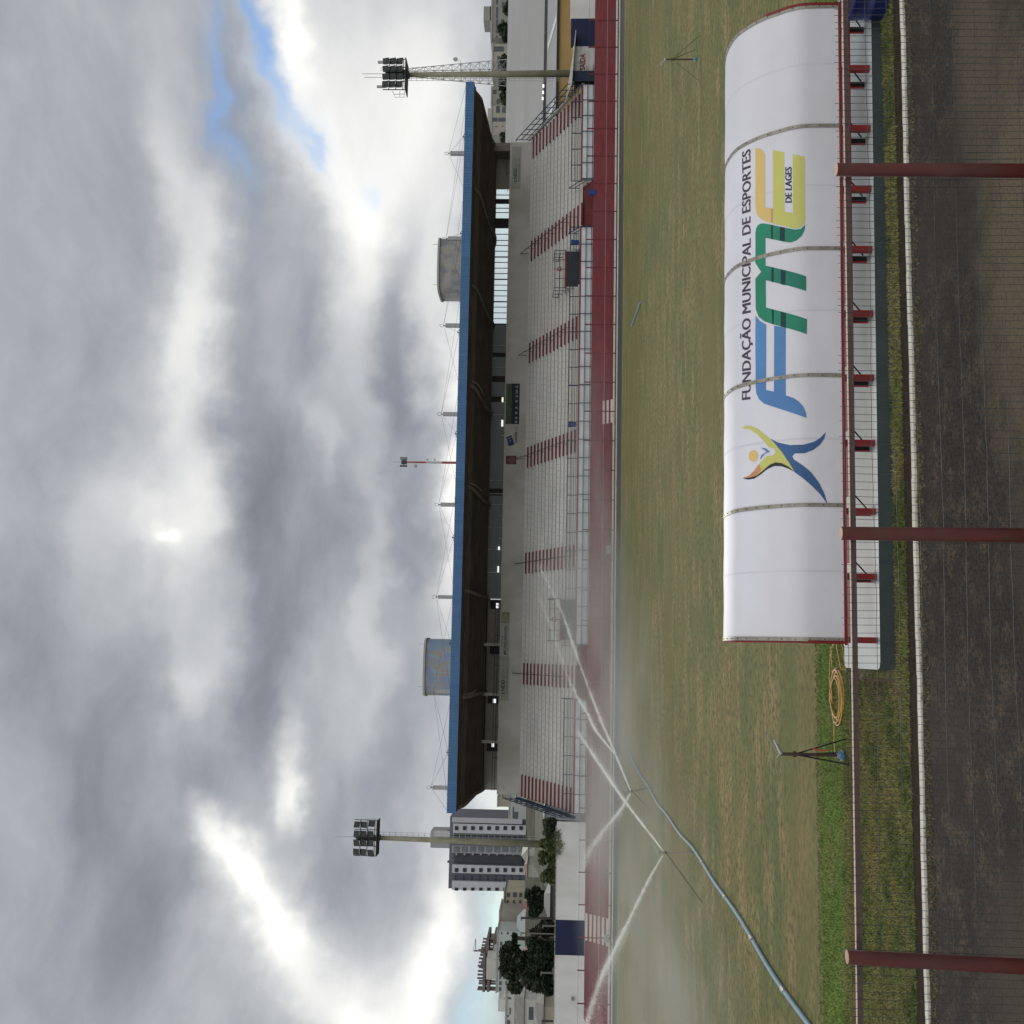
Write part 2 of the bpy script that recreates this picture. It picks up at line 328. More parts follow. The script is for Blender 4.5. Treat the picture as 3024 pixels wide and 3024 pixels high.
# ================================================================== SETTING
XS = [-900, -300, -120, -60, -30, 0, 30, 60, 90, 150, 300, 900]
YS = [(-60, 0), (15.7, 0), (40, 0), (70, 0), (96.3, 0), (96.32, -.02), (98.38, 2.0), (100, 2.04), (112, 2.05), (140, 2.1), (170, 3.2), (240, 10), (330, 12.5), (450, 14), (900, 18), (3000, 20)]
g = MB()
for i in range(len(XS)-1):
    for j in range(len(YS)-1):
        (a, za_), (b, zb_) = YS[j], YS[j+1]
        g.quad((XS[i], a, za_-.012), (XS[i+1], a, za_-.012), (XS[i+1], b, zb_-.012), (XS[i], b, zb_-.012))
struct('ground', g, far_m)
g = MB(); g.quad((-60, 16.3, 0), (80, 16.3, 0), (80, 96.3, 0), (-60, 96.3, 0)); struct('pitch', g, field_m)
g = MB(); rn = random.Random(3); x = -60
def lw_(x): return 21.40+.05*sin(x*.7)+.035*sin(x*2.3)+.02*sin(x*7.1)
while x < 80:
    d = .25 if -12 < x < 15 else 2; g.quad((x, 19.4, .004), (x+d, 19.4, .004), (x+d, lw_(x+d), .004), (x, lw_(x), .004)); x += d
struct('fresh_grass_strip', g, lime_m)
g = MB(); g.quad((-60, 15.7, .008), (80, 15.7, .008), (80, 19.42, .008), (-60, 19.42, .008)); struct('verge', g, verge_m)
g = MB(); g.quad((-60, 15.68, .012), (80, 15.68, .012), (80, 16.05, .012), (-60, 16.05, .012)); struct('soil_strip', g, soil_m)
g = MB(); g.quad((-60, -20, 0), (80, -20, 0), (80, 15.5, 0), (-60, 15.5, 0)); struct('cinder_path', g, tarmac)
g = MB()   # slightly wandering near kerb
for i in range(120):
    xa_ = -12+i*.25; w0 = .02*sin(xa_*1.3)+.012*sin(xa_*4.1)+random.uniform(-.004, .004)
    g.box(xa_, xa_+.2505, 15.53+w0, 15.65+w0*.6, -.01, .03+.002*(i%2))
struct('near_kerb', g, kerb_m)
g = MB(); g.quad((-60, 85.6, .004), (120, 85.6, .004), (120, 96.2, .004), (-60, 96.2, .004)); struct('far_path', g, mat('far_path_dark', (.075, .075, .07), (.055, .055, .05), 1))
g = MB(); g.box(-60, 120, 96.0, 96.28, 0, .16); struct('far_kerb', g, kerb_m)
g = MB(); g.box(-60, 120, 92.2, 92.35, 0, .09); struct('path_edging', g, kerb_m)
g = MB(); g.quad((-60, 84.6, .008), (120, 84.6, .008), (120, 85.0, .008), (-60, 85.0, .008)); struct('touchline', g, mat('faded_touchline', (.33, .38, .25), (.2, .24, .12), .9))
g = MB(); st = 6      # low red concrete bank in shallow steps
prof = [(96.3, 0)]
for k in range(st): prof += [(96.34+2.06*k/st, 2.02*(k+1)/st-.02*(5-k)/5), (96.34+2.06*(k+1)/st-.1, 2.02*(k+1)/st)]
prof += [(98.4, 2.04), (98.7, 2.04), (98.7, 0)]
g.prism(prof, -60, 120); struct('red_bank', g, bank_m)
g = MB(); g.quad((-60, 98.4, 2.056), (-14.6, 98.4, 2.056), (-14.6, 99.5, 2.056), (-60, 99.5, 2.056)); struct('upper_walk', g, grey_wall)
# ================================================================== GRANDSTAND
XL, XR = -14.2, 53.1
NR = 15; Y0r = 100.25; DR = .70; ZR0 = 2.93; HR = .353
gs = thing('grandstand', 'long white stadium grandstand with blue-edged cantilever roof across the pitch', 'grandstand', ((XL+XR)/2, 105, 2.05))
TUN = [(at(1690, b_, 101.3).x, at(1690, a_, 101.3).x) for a_, b_ in ((740, 850), (1768, 1893))]
AIS = [52.0, 40.85, 30.0, 19.2, 8.5, -2.4, -13.2]
# front wall with two gaps
gaps = [(-4.3, .4), (39.1, 43.6)]
g = MB()
xs = [XL]+[v for p in gaps for v in p]+[XR]
for i in range(0, len(xs), 2): g.box(xs[i], xs[i+1], 98.8, 99.05, 2.0, 3.08)
mesh('front_wall', g, mat('bluish_white_wall', (.60, .63, .68), (.5, .53, .57), 1, (1, 1, .3)), gs)
g = MB()
for i in range(0, len(xs), 2): g.box(xs[i], xs[i+1], 98.76, 99.1, 3.08, 3.2)
mesh('coping', g, red_coping, gs)
g = MB(); g.prism([(99.05, 2.0), (100.6, 2.0), (100.6, 3.0), (99.05, 3.0)], XL, gaps[0][0]); g.prism([(99.05, 2.0), (100.6, 2.0), (100.6, 3.0), (99.05, 3.0)], gaps[0][1], gaps[1][0]); g.prism([(99.05, 2.0), (100.6, 2.0), (100.6, 3.0), (99.05, 3.0)], gaps[1][1], XR)
mesh('walkway', g, seat_white, gs)
for a, b in gaps:
    g = MB()
    for k in range(6): g.box(a, b, 98.85+.3*k, 100.7, 2.0+.17*k, 2.17+.17*k)
    mesh('entrance_stairs', g, red_step, gs)
# seating steps with the gap shadow painted along each row, and seat number dots
def row(k): return Y0r+DR*k, ZR0+HR*(k+1)
for k in range(NR):
    y, z = row(k); g = MB(); g.m = 0
    spans = [(XL, XR)] if k > 1 else [(XL, TUN[1][0]), (TUN[1][1], TUN[0][0]), (TUN[0][1], XR)]
    for q0, q1 in spans:
        g.m = 0; g.box(q0, q1, y, y+DR+(.3 if k == NR-1 else .02), z-HR, z-.03)
        g.box(q0, q1, y-.035, y+DR-.036, z-.03, z)
        g.m = 1; g.box(q0, q1, y-.006, y, z-HR, z-HR+.045)
    x = XL+.4+(k % 3)*.13; g.m = 2
    while x < XR-.3:
        if all(abs(x-a) > 1.15 for a in AIS) and (k > 1 or all(not a-.2 < x < b+.1 for a, b in TUN)): g.box(x, x+.08, y-.005, y-.001, z-.2, z-.12)
        x += .62
    mesh('seating_row', g, [seat_white, gap_shadow, mat('seat_number', (.30, .30, .31))], gs)
g = MB(); g.prism([(Y0r+.2, 2.0), (Y0r+NR*DR, 2.0), (Y0r+NR*DR, ZR0+NR*HR-.4)], XL+.02, XR-.02); mesh('understructure', g, grey_wall, gs)
for a in AIS:
    g = MB()
    for k in range(NR):
        y, z = row(k); g.box(a-1.03, a+1.03, y-.38, y-.04, z-HR+.005, z-HR+.19)
    mesh('aisle_stairs', g, red_step, gs)
# upper wall, parapet
YW = Y0r+NR*DR+.1
g = MB(); g.box(XL, XR, YW, YW+.25, ZR0+NR*HR-.1, 10.38)
mesh('upper_wall', g, mat('dim_white_wall', (.49, .485, .47), (.42, .415, .40), .35, (1, 1, .4), .85, c3=(.36, .36, .32), s3=.25), gs)
g = MB(); g.box(XL, XR, YW-.03, YW+.3, 10.38, 10.46); mesh('parapet_cap', g, frame_w, gs)
g = MB(); g.box(XL, XR, YW+.25, 118, 9.3, 9.6); mesh('upper_floor', g, grey_wall, gs)
YG = 113.0
def gx(y, x=1450): return at(x, y, YG).x
def gz(x, y): return at(x, y, YG).z
ZT = 12.0
# back wall of the upper floor in its three stretches
xa1, xa2, xa3 = gx(559), gx(957), gx(1768)
g = MB(); g.box(xa1, XR-.02, YG, YG+.2, 9.6, 13); mesh('end_box_wall', g, beige_in, gs)
g = MB(); g.box(XR-.9, XR, 110.95, 118, 10.46, 12.3); mesh('end_pillar', g, mat('brown_grey_pillar', (.17, .155, .14)), gs)
for (ya_, yb_, m_) in ((559, 588, glass_hi), (602, 645, glass_hi), (674, 957, glass_hi), (588, 602, dark_in), (645, 674, dark_in)):
    g = MB(); g.box(gx(yb_)+.02, gx(ya_)-.02, YG-.02, YG+.1, 9.62, ZT)
    f = mesh('upper_window' if m_ is glass_hi else 'dark_pier', g, m_, gs)
g = MB()
for ym in (576, 615, 628, 692, 710, 725, 742, 759, 775, 792, 808, 825, 842, 858, 874, 891, 907, 924, 941, 957):
    x = gx(ym); w = .05 if ym in (759, 825, 891, 957) else .022
    g.box(x-w, x+w, YG-.09, YG-.03, 9.62, ZT)
g.box(xa2, xa1, YG-.1, YG-.02, ZT-.02, ZT+.07); mesh('window_mullions', g, steel_dark, gs)
g = MB(); g.box(xa3, xa2-.02, YG-.02, YG+.1, 9.62, ZT); mesh('cabin_glazing', g, glass_lo, gs)
g = MB()
for ym, full in ((1021, 1), (1086, 1), (1187, 0), (1225, 1), (1286, 0), (1419, 1), (1458, 1), (1490, 1), (1524, 0), (1557, 1), (1590, 0), (1623, 1), (1691, 1), (1766, 1)):
    x = gx(ym); g.box(x-.04, x+.04, YG-.1, YG-.03, 9.62, ZT if full else 10.9)
g.box(xa3, xa2, YG-.1, YG-.02, ZT-.02, ZT+.06); mesh('cabin_frames', g, frame_w, gs)
for ya_, yb_ in ((1042, 1054), (1111, 1128), (1171, 1187), (1443, 1463)):
    g = MB(); g.box(gx(yb_), gx(ya_), YG-.08, YG-.03, 9.62, ZT-.05); mesh('cabin_door', g, mat('dark_wood_door', (.04, .033, .024)), gs)
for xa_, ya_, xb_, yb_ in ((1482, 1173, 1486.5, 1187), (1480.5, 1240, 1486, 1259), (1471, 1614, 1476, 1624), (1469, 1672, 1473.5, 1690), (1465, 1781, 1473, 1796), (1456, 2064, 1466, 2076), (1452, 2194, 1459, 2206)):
    X0, X1, z0, z1 = rect(xa_, ya_, xb_, yb_, YG-.2); g = MB(); g.box(X0, X1, YG-.2, YG-.15, z0, z1); mesh('sky_glow_opening', g, sky_glow_m, gs)  # glowing panels in place of daylight coming through the openings
g = MB(); g.box(XL, xa3-.05, YG+1.2, YG+1.4, 9.6, 13.2); mesh('gallery_back_wall', g, beige_in, gs)
for ya_, yb_, xt in ((1773, 1798, 1449), (1906, 1931, 1447), (2054, 2077, 1441), (2190, 2218, 1438)):
    X0, X1 = at(1460, yb_, YG+1.15).x, at(1460, ya_, YG+1.15).x; g = MB(); g.box(X0, X1, YG+.9, YG+1.19, 9.6, at(xt, ya_, YG+1.15).z)
    mesh('gallery_doorway', g, mat('dark_doorway', (.03, .024, .026)), gs)
for ym in (1903, 2050, 2190):
    x = at(1440, ym, 111.8).x; g = MB(); g.box(x-.14, x+.14, 111.6, 111.9, 9.6, 12.6); mesh('gallery_column', g, frame_w, gs)
g = MB()
for z in (10.72, 10.98): g.tube([(XL+.3, 111.2, z), (xa3-.3, 111.2, z)], .028, 5)
x = XL+.5
while x < xa3: g.tube([(x, 111.2, 10.4), (x, 111.2, 10.98)], .03, 5); x += 3.0
mesh('gallery_handrail', g, steel_dark, gs); g = MB()
g.tube([(xa1+.5, 111.2, 10.8), (XR-1, 111.2, 10.8)], .028, 5)
for x in (xa1+1, xa1+2.5): g.tube([(x, 111.2, 10.4), (x, 111.2, 10.8)], .03, 5)
mesh('gallery_handrail', g, steel_dark, gs)
# roof: fascia, soffit with the cantilever profile, end webs
SP = [(98.55, 13.36), (100.0, 13.30), (101.3, 12.92), (103.7, 12.78), (109.3, 12.5), (111.8, 12.08), (113.4, 11.98)]
g = MB(); g.prism([(98.35, 13.36), (98.55, 13.36), (98.55, 14.17), (98.35, 14.17)], XL-.1, XR+.05)
mesh('roof_fascia', g, blue_fascia, gs)
g = MB(); x = XL-.08
while x < XR: g.box(x, x+.03, 98.33, 98.35, 13.38, 14.2); x += .27
mesh('fascia_ribs', g, mat('fascia_rib', (.055, .14, .31)), gs)
g = MB(); g.prism(SP+[(118, 11.9), (118, 14.2), (98.56, 14.1)], XL, XR); mesh('roof_soffit', g, soffit_m, gs)
g = MB(); y = 99.2
while y < 112.5:
    for i in range(len(SP)-1):
        if SP[i][0] <= y <= SP[i+1][0]: z = SP[i][1]+(SP[i+1][1]-SP[i][1])*(y-SP[i][0])/(SP[i+1][0]-SP[i][0])
    g.box(XL+.05, XR-.05, y, y+.07, z-.07, z-.005); y += .55
mesh('soffit_purlins', g, mat('purlin', (.12, .10, .085), (.07, .06, .05), .6), gs)
FX = [XL+.25+i*(XR-XL-.5)/7 for i in range(8)]
for x in FX:
    g = MB(); g.prism([(p[0], p[1]-.12-.10*((p[0]-98.5)/15)) for p in SP[1:]]+[(p[0], p[1]+.05) for p in SP[:0:-1]], x-.16, x+.16)
    mesh('cantilever_beam', g, mat('dark_beam', (.19, .165, .14), (.13, .11, .095), 1), gs)
for i, x in enumerate(FX):
    g = MB(); g.box(x-.19, x+.19, 112.8, 113.2, 14.0, 17.0); g.tube([(x, 113, 17.0), (x, 113, 17.25)], .06, 6)
    p = [Vector((x+.16*cos(t*pi/5), 113, 17.42+.2*sin(t*pi/5))) for t in range(11)]; g.tube(p, .03, 4)
    mesh('stay_mast', g, galv, gs)
g = MB(); rc = .013
for i in range(8):
    x = FX[i]; t = Vector((x, 113, 17.2))
    for dx in (-1, 1):
        j = i+dx
        if 0 <= j < 8:
            xm = (x+FX[j])/2; g.tube([t, (x+(xm-x)*1.0, 99.2, 14.25)], rc, 4); g.tube([t, (FX[j], 100.4, 14.22)], rc, 4)
        else: g.tube([t, (x-dx*-1*2.2 if 0 else x+dx*.2, 99.2, 14.25)], rc, 4)
mesh('stay_cables', g, steel_dark, gs)
for i in range(7):
    x = (FX[i]+FX[i+1])/2; g = MB()
    g.tube([(x, 99.2, 14.1), (x, 99.2, 14.42)], .045, 5); g.tube([(x-.35, 99.2, 14.2), (x, 99.2, 14.42), (x+.35, 99.2, 14.2)], .03, 4)
    mesh('cable_anchor', g, steel_dark, gs)
for x in [FX[i] for i in (1, 3, 4)]:     # thin water pipes curling below the beams
    g = MB(); g.tube([(x+.3, 99.6, 13.0), (x+.32, 101, 12.55), (x+.35, 103, 12.4), (x+.5, 106, 12.3)], .03, 5); mesh('soffit_pipe', g, grey_wall, gs)
# end side walls
for x0, x1 in ((XL-.02, XL+.02), (XR-.02, XR+.02)):
    g = MB(); g.poly([(x0, 99.05, 2.0), (x0, 99.05, 3.05), (x0, 100.2, 3.2), (x0, YW, ZR0+NR*HR), (x0, 118, ZR0+NR*HR), (x0, 118, 2)])
    mesh('side_wall', g, grey_wall, gs)
# tunnel mouths
for ya_, yb_ in ((740, 850), (1768, 1893)):
    X0, X1 = at(1690, yb_, 101.3).x, at(1690, ya_, 101.3).x; t = 4.52
    g = MB(); g.box(X0, X1, 101.3, 104.2, 2.6, t); mesh('tunnel_box', g, grey_wall, gs)
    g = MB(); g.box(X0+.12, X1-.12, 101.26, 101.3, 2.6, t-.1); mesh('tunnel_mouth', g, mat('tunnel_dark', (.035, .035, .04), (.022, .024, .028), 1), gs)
    g = MB(); g.box(X0-.02, X1+.02, 101.24, 101.34, t-.1, t+.05); mesh('tunnel_lintel', g, red_coping, gs)
    g = MB(); rr = .035
    for z in (t+.5, t+1.0):
        g.tube([(X0, 101.3, z), (X1, 101.3, z)], rr, 4)
        for x in (X0, X1): g.tube([(x, 101.3, z), (x, 104.2, z+.15)], rr, 4)
    for i in range(5): x = X0+(X1-X0)*i/4; g.tube([(x, 101.3, t), (x, 101.3, t+1.0)], rr, 4)
    for x in (X0, X1):
        for y in (102.2, 103.2, 104.2): g.tube([(x, y, t), (x, y, t+1.1)], rr, 4)
    right = X0 > 20
    mesh('tunnel_railing', g, navy_rail, gs)
    g = MB(); xs_ = X0+(X1-X0)*.45
    g.box(xs_, xs_+.42, 101.34, 101.4, t+.35, t+.75); g.m = 1; g.box(xs_+.1, xs_+.32, 101.335, 101.345, t+.42, t+.66)
    solo('notice_board', g, [mat('red_notice', (.4, .1, .1)), mat('notice_white', (.55, .5, .5))], ('small red and white notice on the railing over the ' + ('right' if right else 'left') + ' tunnel mouth'), 'notice', (xs_, 101.35, t+.35), 'notices on the tunnel railings')
# railings
def railing(name, label, segs, Y, z0, z1, zs, sp, r=.035, group=None):
    root = thing(name, label, 'railing', (segs[0][0], Y, z0), group)
    for a, b in segs:
        g = MB()
        for z in zs: g.tube([(a, Y, z), (b, Y, z)], r*.85, 4)
        n = max(1, round((b-a)/sp))
        for i in range(n+1): x = a+(b-a)*i/n; g.tube([(x, Y, z0), (x, Y, z1)], r, 4)
        mesh('rail_section', g, navy_rail, root)
    return root
railing('railing', 'navy pipe railing standing on the red coping of the grandstand front wall', [(XL+.1, -4.3), (.4, 24), (24.05, 39.1), (43.6, XR-.1)], 98.95, 3.2, 4.12, (4.1, 3.8, 3.5), 1.7, .046, 'stand front railings')
railing('railing', 'low navy railing in front of the bluish white wall below the red coping', [(XL+.1, -4.4), (.5, 24), (24.05, 39.0), (43.7, XR-.1)], 98.62, 2.04, 3.1, (2.66, 2.14), 1.68, .046, 'stand front railings')
for i, a in enumerate(AIS[1:6]):
    g = MB(); ya_, z_ = row(1); pts = []
    y1, zz1 = row(NR-1)
    g.tube([(a, ya_, z_+.75), (a, y1+.7, zz1+.95)], .03, 4)
    for k in range(1, NR, 2): y, z = row(k); g.tube([(a, y-.1, z-.2), (a, y-.1, z+.78)], .025, 4)
    g.tube([(a, y1+.7, zz1+.95), (a, y1+.65, zz1)], .03, 4)
    solo('handrail', g, steel_dark, ['steel handrail up the aisle beside the right tunnel', 'steel handrail up the aisle left of the right tunnel, near the clear glazing end', 'steel handrail up the aisle below the square red crest sign', 'steel handrail up the aisle right of the left tunnel, in the spray', 'steel handrail up the aisle below the digital company sign on the left'][i], 'handrail', (a, ya_, z_), 'aisle handrails')
for x, lab in ((XR+.35, 'blue stepped railing climbing the right end of the grandstand'), (XL-.35, 'dark blue slatted railing climbing the left end of the grandstand')):
    root = thing('end_railing', lab, 'railing', (x, 100, 2.1))
    g = MB(); A = Vector((x, 99.4, 3.2)); B = Vector((x, 111.0, 8.5))
    for h in (.25, .8, 1.35): g.tube([A+Vector((0, 0, h)), B+Vector((0, 0, h))], .045, 4)
    for k in range(11): p = A.lerp(B, k/10); g.tube([p, p+Vector((0, 0, 1.4))], .04, 4)
    g.tube([B, B+Vector((-.9 if x > 0 else .9, 0, 0)), B+Vector((-.9 if x > 0 else .9, 0, 1.35)), B+Vector((0, 0, 1.35))], .05, 4)
    mesh('rails', g, navy_rail, root)
    g = MB(); s_ = .12
    g.prism([(A.y, A.z-.25), (B.y, B.z-.25), (B.y, B.z), (A.y, A.z)], x-s_, x+s_); mesh('stringer', g, grey_wall if x > 0 else navy_rail, root)
# side stair railing shapes at the two gaps
for a, lab in ((.4, 'left'), (39.1, 'right')):
    for x in ((a-4.7, a) if lab == 'left' else (a, a+4.5)):
        g = MB(); side = 'left' if x == min((a-4.7, a) if lab == 'left' else (a, a+4.5)) else 'right'
        g.tube([(x, 98.7, 3.1), (x, 100.6, 4.3)], .04, 4); g.tube([(x, 98.7, 2.05), (x, 98.7, 3.1)], .05, 4); g.tube([(x, 100.6, 3.0), (x, 100.6, 4.3)], .04, 4); g.tube([(x, 98.7, 2.6), (x, 100.6, 3.8)], .03, 4)
        solo('stair_railing', g, navy_rail, 'navy handrail on the '+side+' side of the '+lab+' red stairs through the front wall', 'railing', (x, 98.7, 2.05), 'stair railings')
# blue bins on the terrace
def bin_(x, y, z, h, r, lab):
    root = thing('waste_bin', lab, 'bin', (x, y, z), 'blue bins at the stand')
    g = MB(); g.lathe((x, y, z), [(r*.85, 0), (r, h*.9), (r*1.08, h*.92), (r*1.08, h), (r*.9, h)], 14); mesh('bin_body', g, mat('blue_bin', (.03, .07, .28)), root, smooth=False)
    g = MB(); g.tube([(x, y, z-.3), (x, y, z)], .03, 5); mesh('bin_stand', g, steel_dark, root)
p = at(1697, 716, 99.6); bin_(p.x, 99.6, 3.28, .72, .26, 'blue bin behind the upper railing beside the right tunnel')
p = at(1697, 1254, 99.2); bin_(p.x, 99.2, 3.3, .72, .24, 'blue bin behind the upper railing at the foot of the middle aisle')
p = at(1763, 564, 97.7); bin_(p.x, 98.1, 1.75, .65, .3, 'blue bin on the red bank below the right stairs')
# ---- signs on the upper wall (each a thing of its own)
YSg = YW-.03
def sign(name, lab, x0, y0, x1, y1, m_, th=.025):
    X0, X1, z0, z1 = rect(x0, y0, x1, y1, YSg); root = thing(name, lab, 'sign', ((X0+X1)/2, YSg, z0))
    g = MB(); g.box(X0, X1, YSg-th, YSg+.03, z0, z1); mesh('panel', g, m_, root)
    return root, X0, X1, z0, z1
sgn = mat('sign_off_white', (.32, .33, .29), (.27, .28, .25), .8)
def ndd(x0, y0, x1, y1, lab):
    r_, X0, X1, z0, z1 = sign('company_sign', lab, x0, y0, x1, y1, sgn); w = X1-X0; h = z1-z0
    g = MB(); yy = YSg-.03; text_wall(g, 'NDD', X0+w*.22, X0+w*.47, z0+h*.42, z0+h*.78, yy, .03)
    g.box(X0+w*.15, X0+w*.20, yy-.004, yy, z0+h*.42, z0+h*.50); g.box(X0+w*.15, X0+w*.165, yy-.004, yy, z0+h*.42, z0+h*.75); g.box(X0+w*.18, X0+w*.2, yy-.004, yy, z0+h*.62, z0+h*.72)
    mesh('lettering', g, p_blk, r_)
    g = MB(); text_wall(g, 'igital', X0+w*.49, X0+w*.70, z0+h*.42, z0+h*.80, yy); mesh('pale_lettering', g, mat('pale_letter', (.2, .21, .18)), r_)
    g = MB(); text_wall(g, 'NO COMEÇO SÓ PELA ALEGRIA DE LAGES', X0+w*.16, X0+w*.70, z0+h*.14, z0+h*.26, yy, .01); mesh('small_lettering', g, p_blk, r_)
ndd(1511.5, 433, 1538, 555, 'pale sign reading NDDigital at the right end of the upper wall')
ndd(1474, 1938, 1503, 2069, 'pale sign reading NDDigital on the left part of the upper wall')
r_, X0, X1, z0, z1 = sign('optician_sign', 'pale sign reading OPTICA MONDADORI with small photo square', 1479, 1808, 1504, 1937, mat('sign_grey_white', (.38, .39, .38)))
w = X1-X0; h = z1-z0; g = MB(); text_wall(g, 'MONDADORI', X0+w*.03, X0+w*.68, z0+h*.30, z0+h*.62, YSg-.03, .015)
text_wall(g, 'ÓPTICA', X0+w*.23, X0+w*.46, z0+h*.72, z0+h*.9, YSg-.03, .0, .2); text_wall(g, 'ÓCULOS DE GRAU E DE SOL AO SEU ALCANCE', X0+w*.0, X0+w*.7, z0+h*.12, z0+h*.2, YSg-.03, .0)
mesh('lettering', g, p_blk, r_)
g = MB(); g.box(X1-w*.25, X1, YSg-.032, YSg-.026, z0+h*.02, z0+h*.98); mesh('photo_square', g, mat('olive_photo', (.17, .16, .10), (.3, .29, .2), 2.5), r_)
r_, X0, X1, z0, z1 = sign('event_banner', 'green and navy banner with white emblems on the upper wall', 1494, 1133, 1534, 1252, mat('banner_green', (.05, .085, .04), (.09, .11, .07), 1.5))
h = z1-z0; g = MB(); g.box(X0, X1, YSg-.035, YSg-.027, z0, z0+h*.58); mesh('navy_band', g, mat('banner_navy', (.022, .027, .06), (.016, .02, .04), 2), r_)
g = MB(); w = X1-X0
for i, f in enumerate((.05, .15, .27, .40, .56, .69, .80, .92)):
    cx, cz, rr = X0+w*f, z0+h*.22, .14
    if i in (0, 2, 4): g.poly([(cx+rr*cos(t*pi/5), YSg-.045, cz+rr*sin(t*pi/5)) for t in range(10)])
    elif i == 6: g.box(cx-.2, cx+.2, YSg-.045, YSg-.04, cz-.1, cz+.1)
    else: g.poly([(cx-rr, YSg-.045, cz-rr), (cx+rr, YSg-.045, cz-rr*.6), (cx+rr*.3, YSg-.045, cz+rr), (cx-rr*.5, YSg-.045, cz+rr*.7)])
mesh('emblems', g, mat('emblem_white', (.26, .27, .3)), r_)
r_, X0, X1, z0, z1 = sign('club_crest_sign', 'square dull red sign with round pale crest on the upper wall', 1494, 1346, 1525, 1371, mat('crest_red', (.13, .05, .05), (.10, .045, .045), 3))
g = MB(); cx, cz = (X0+X1)/2, (z0+z1)/2-.05
for a0 in range(24):
    t0, t1 = a0*pi/12, (a0+1)*pi/12
    g.poly([(cx+ri*cos(t), YSg-.032, cz+ri*sin(t)) for ri, t in ((.24, t0), (.31, t0), (.31, t1), (.24, t1))])
g.box(cx-.03, cx+.03, YSg-.036, YSg-.032, cz-.15, cz+.5); g.box(cx-.16, cx+.12, YSg-.036, YSg-.032, cz-.03, cz+.03); g.box(cx+.08, cx+.13, YSg-.04, YSg-.036, cz-.14, cz+.0)
mesh('crest', g, mat('crest_pale', (.25, .17, .17)), r_)
# city flag sign painted on the wall
X0, X1, z0, z1 = rect(1495, 1287, 1519, 1318, YSg); root = thing('city_sign', 'tilted blue flag emblem with black LAGES lettering on the upper wall', 'sign', (X0, YSg, z0))
g = MB(); A, B, C_, D = [Vector((q.x, YSg-.0, q.z)) for q in (at(1503, 1318, YSg), at(1494.5, 1291, YSg), at(1511, 1285.5, YSg), at(1519, 1312, YSg))]
yy = Vector((0, -.02, 0)); n = len(g.v)
g.poly([A+yy, B+yy, C_+yy, D+yy]); g.poly([D, C_, B, A]); g.quad(A, A+yy, D+yy, D); g.quad(B, C_, C_+yy, B+yy); g.quad(A, B, B+yy, A+yy); g.quad(D, D+yy, C_+yy, C_)
mesh('flag', g, mat('flag_blue', (.025, .05, .14)), root)
g = MB(); y2 = Vector((0, -.026, 0)); g.quad(B.lerp(A, .16)+y2, C_.lerp(D, .16)+y2, C_.lerp(D, .26)+y2, B.lerp(A, .26)+y2); m_ = A.lerp(C_, .5)
g.poly([m_+Vector((.1*cos(t*pi/4), -.026, .1*sin(t*pi/4))) for t in range(8)]); mesh('flag_markings', g, mat('flag_pale', (.22, .26, .32)), root)
g = MB(); X0, X1, z0, z1 = rect(1521, 1275, 1526.5, 1308, YSg); text_wall(g, 'LAGES', X0, X1, z0, z1, YSg-.01, .04, .0)
g.tube([(X1+.1, YSg-.01, z0), (X1+.45, YSg-.01, z0-.05), (X1+.6, YSg-.01, z0+.12), (X1+.3, YSg-.01, z0+.2), (X1+.15, YSg-.01, z0+.05)], .02, 4)
mesh('lettering', g, p_blk, root)
g = MB(); X0, X1, z0, z1 = rect(1516.5, 1281, 1519, 1297, YSg); text_wall(g, 'PREFEITURA DE', X0, X1, z0, z1, YSg-.01); mesh('small_lettering', g, mat('grey_letter', (.15, .16, .18)), root)
# ------------------------------------------------ water tanks, antenna mast
for (ya_, yb_, xt, lab) in ((717, 881, 1303, 'grey-brown peeling round-cornered water tank above the right half of the grandstand roof'), (1882, 2056, 1262, 'blue-flaked peeling round-cornered water tank above the left half of the grandstand roof')):
    a = at(xt, yb_, 121); b = at(xt, ya_, 121); cx = (a.x+b.x)/2; r = (b.x-a.x)/2*.985; zt = (a.z+b.z)/2
    root = thing('water_tank', lab, 'water tank', (cx, 121, 2.1), 'water tanks behind the stand')
    def slathe(prof, seg=64):
        q = MB(); rings = []
        for rr_, z_ in prof:
            rings.append(len(q.v))
            for k_ in range(seg):
                t_ = 2*pi*k_/seg; c_, s_ = cos(t_), sin(t_); q.v.append(Vector((cx+rr_*math.copysign(abs(c_)**.5, c_), 121+rr_*math.copysign(abs(s_)**.5, s_), z_)))
        for i_ in range(len(rings)-1):
            for k_ in range(seg): j_ = (k_+1) % seg; q.f.append((rings[i_]+k_, rings[i_]+j_, rings[i_+1]+j_, rings[i_+1]+k_)); q.mi.append(0)
        q.f.append(tuple(rings[-1]+k_ for k_ in range(seg))); q.mi.append(0); return q
    r *= .97; g = slathe([(r, 2.1), (r, 11.3), (r, zt-.1)])
    mesh('tank_wall', g, tank_m if xt > 1280 else mat('blue_flaked_paint', (.19, .24, .30), (.22, .20, .17), 1.0, (3.5, 3.5, .7), .85, c3=(.14, .20, .29), s3=.9, bump=.3, lo=.44, hi=.56), root, smooth=True)
    g = slathe([(r*1.01, zt-.1), (r*1.03, zt-.1), (r*1.03, zt+.12), (r*.98, zt+.14)]); mesh('tank_rim', g, grey_wall, root)
    g = MB(); g.tube([(cx+r*.8, 119.5, zt), (cx+r*.8, 119.5, zt+.9)], .02, 4); g.tube([(cx-r*.7, 119.5, zt), (cx-r*.7, 119.5, zt+.7)], .02, 4); mesh('lightning_rod', g, steel_dark, root)
Y = 300; root = thing('cell_mast', 'red and white banded antenna mast with dish rising beyond the roof', 'antenna mast', (at(1400, 1366, Y).x, Y, 11))
def pp(x, y): return at(x, y, Y)
ax = pp(1300, 1366).x
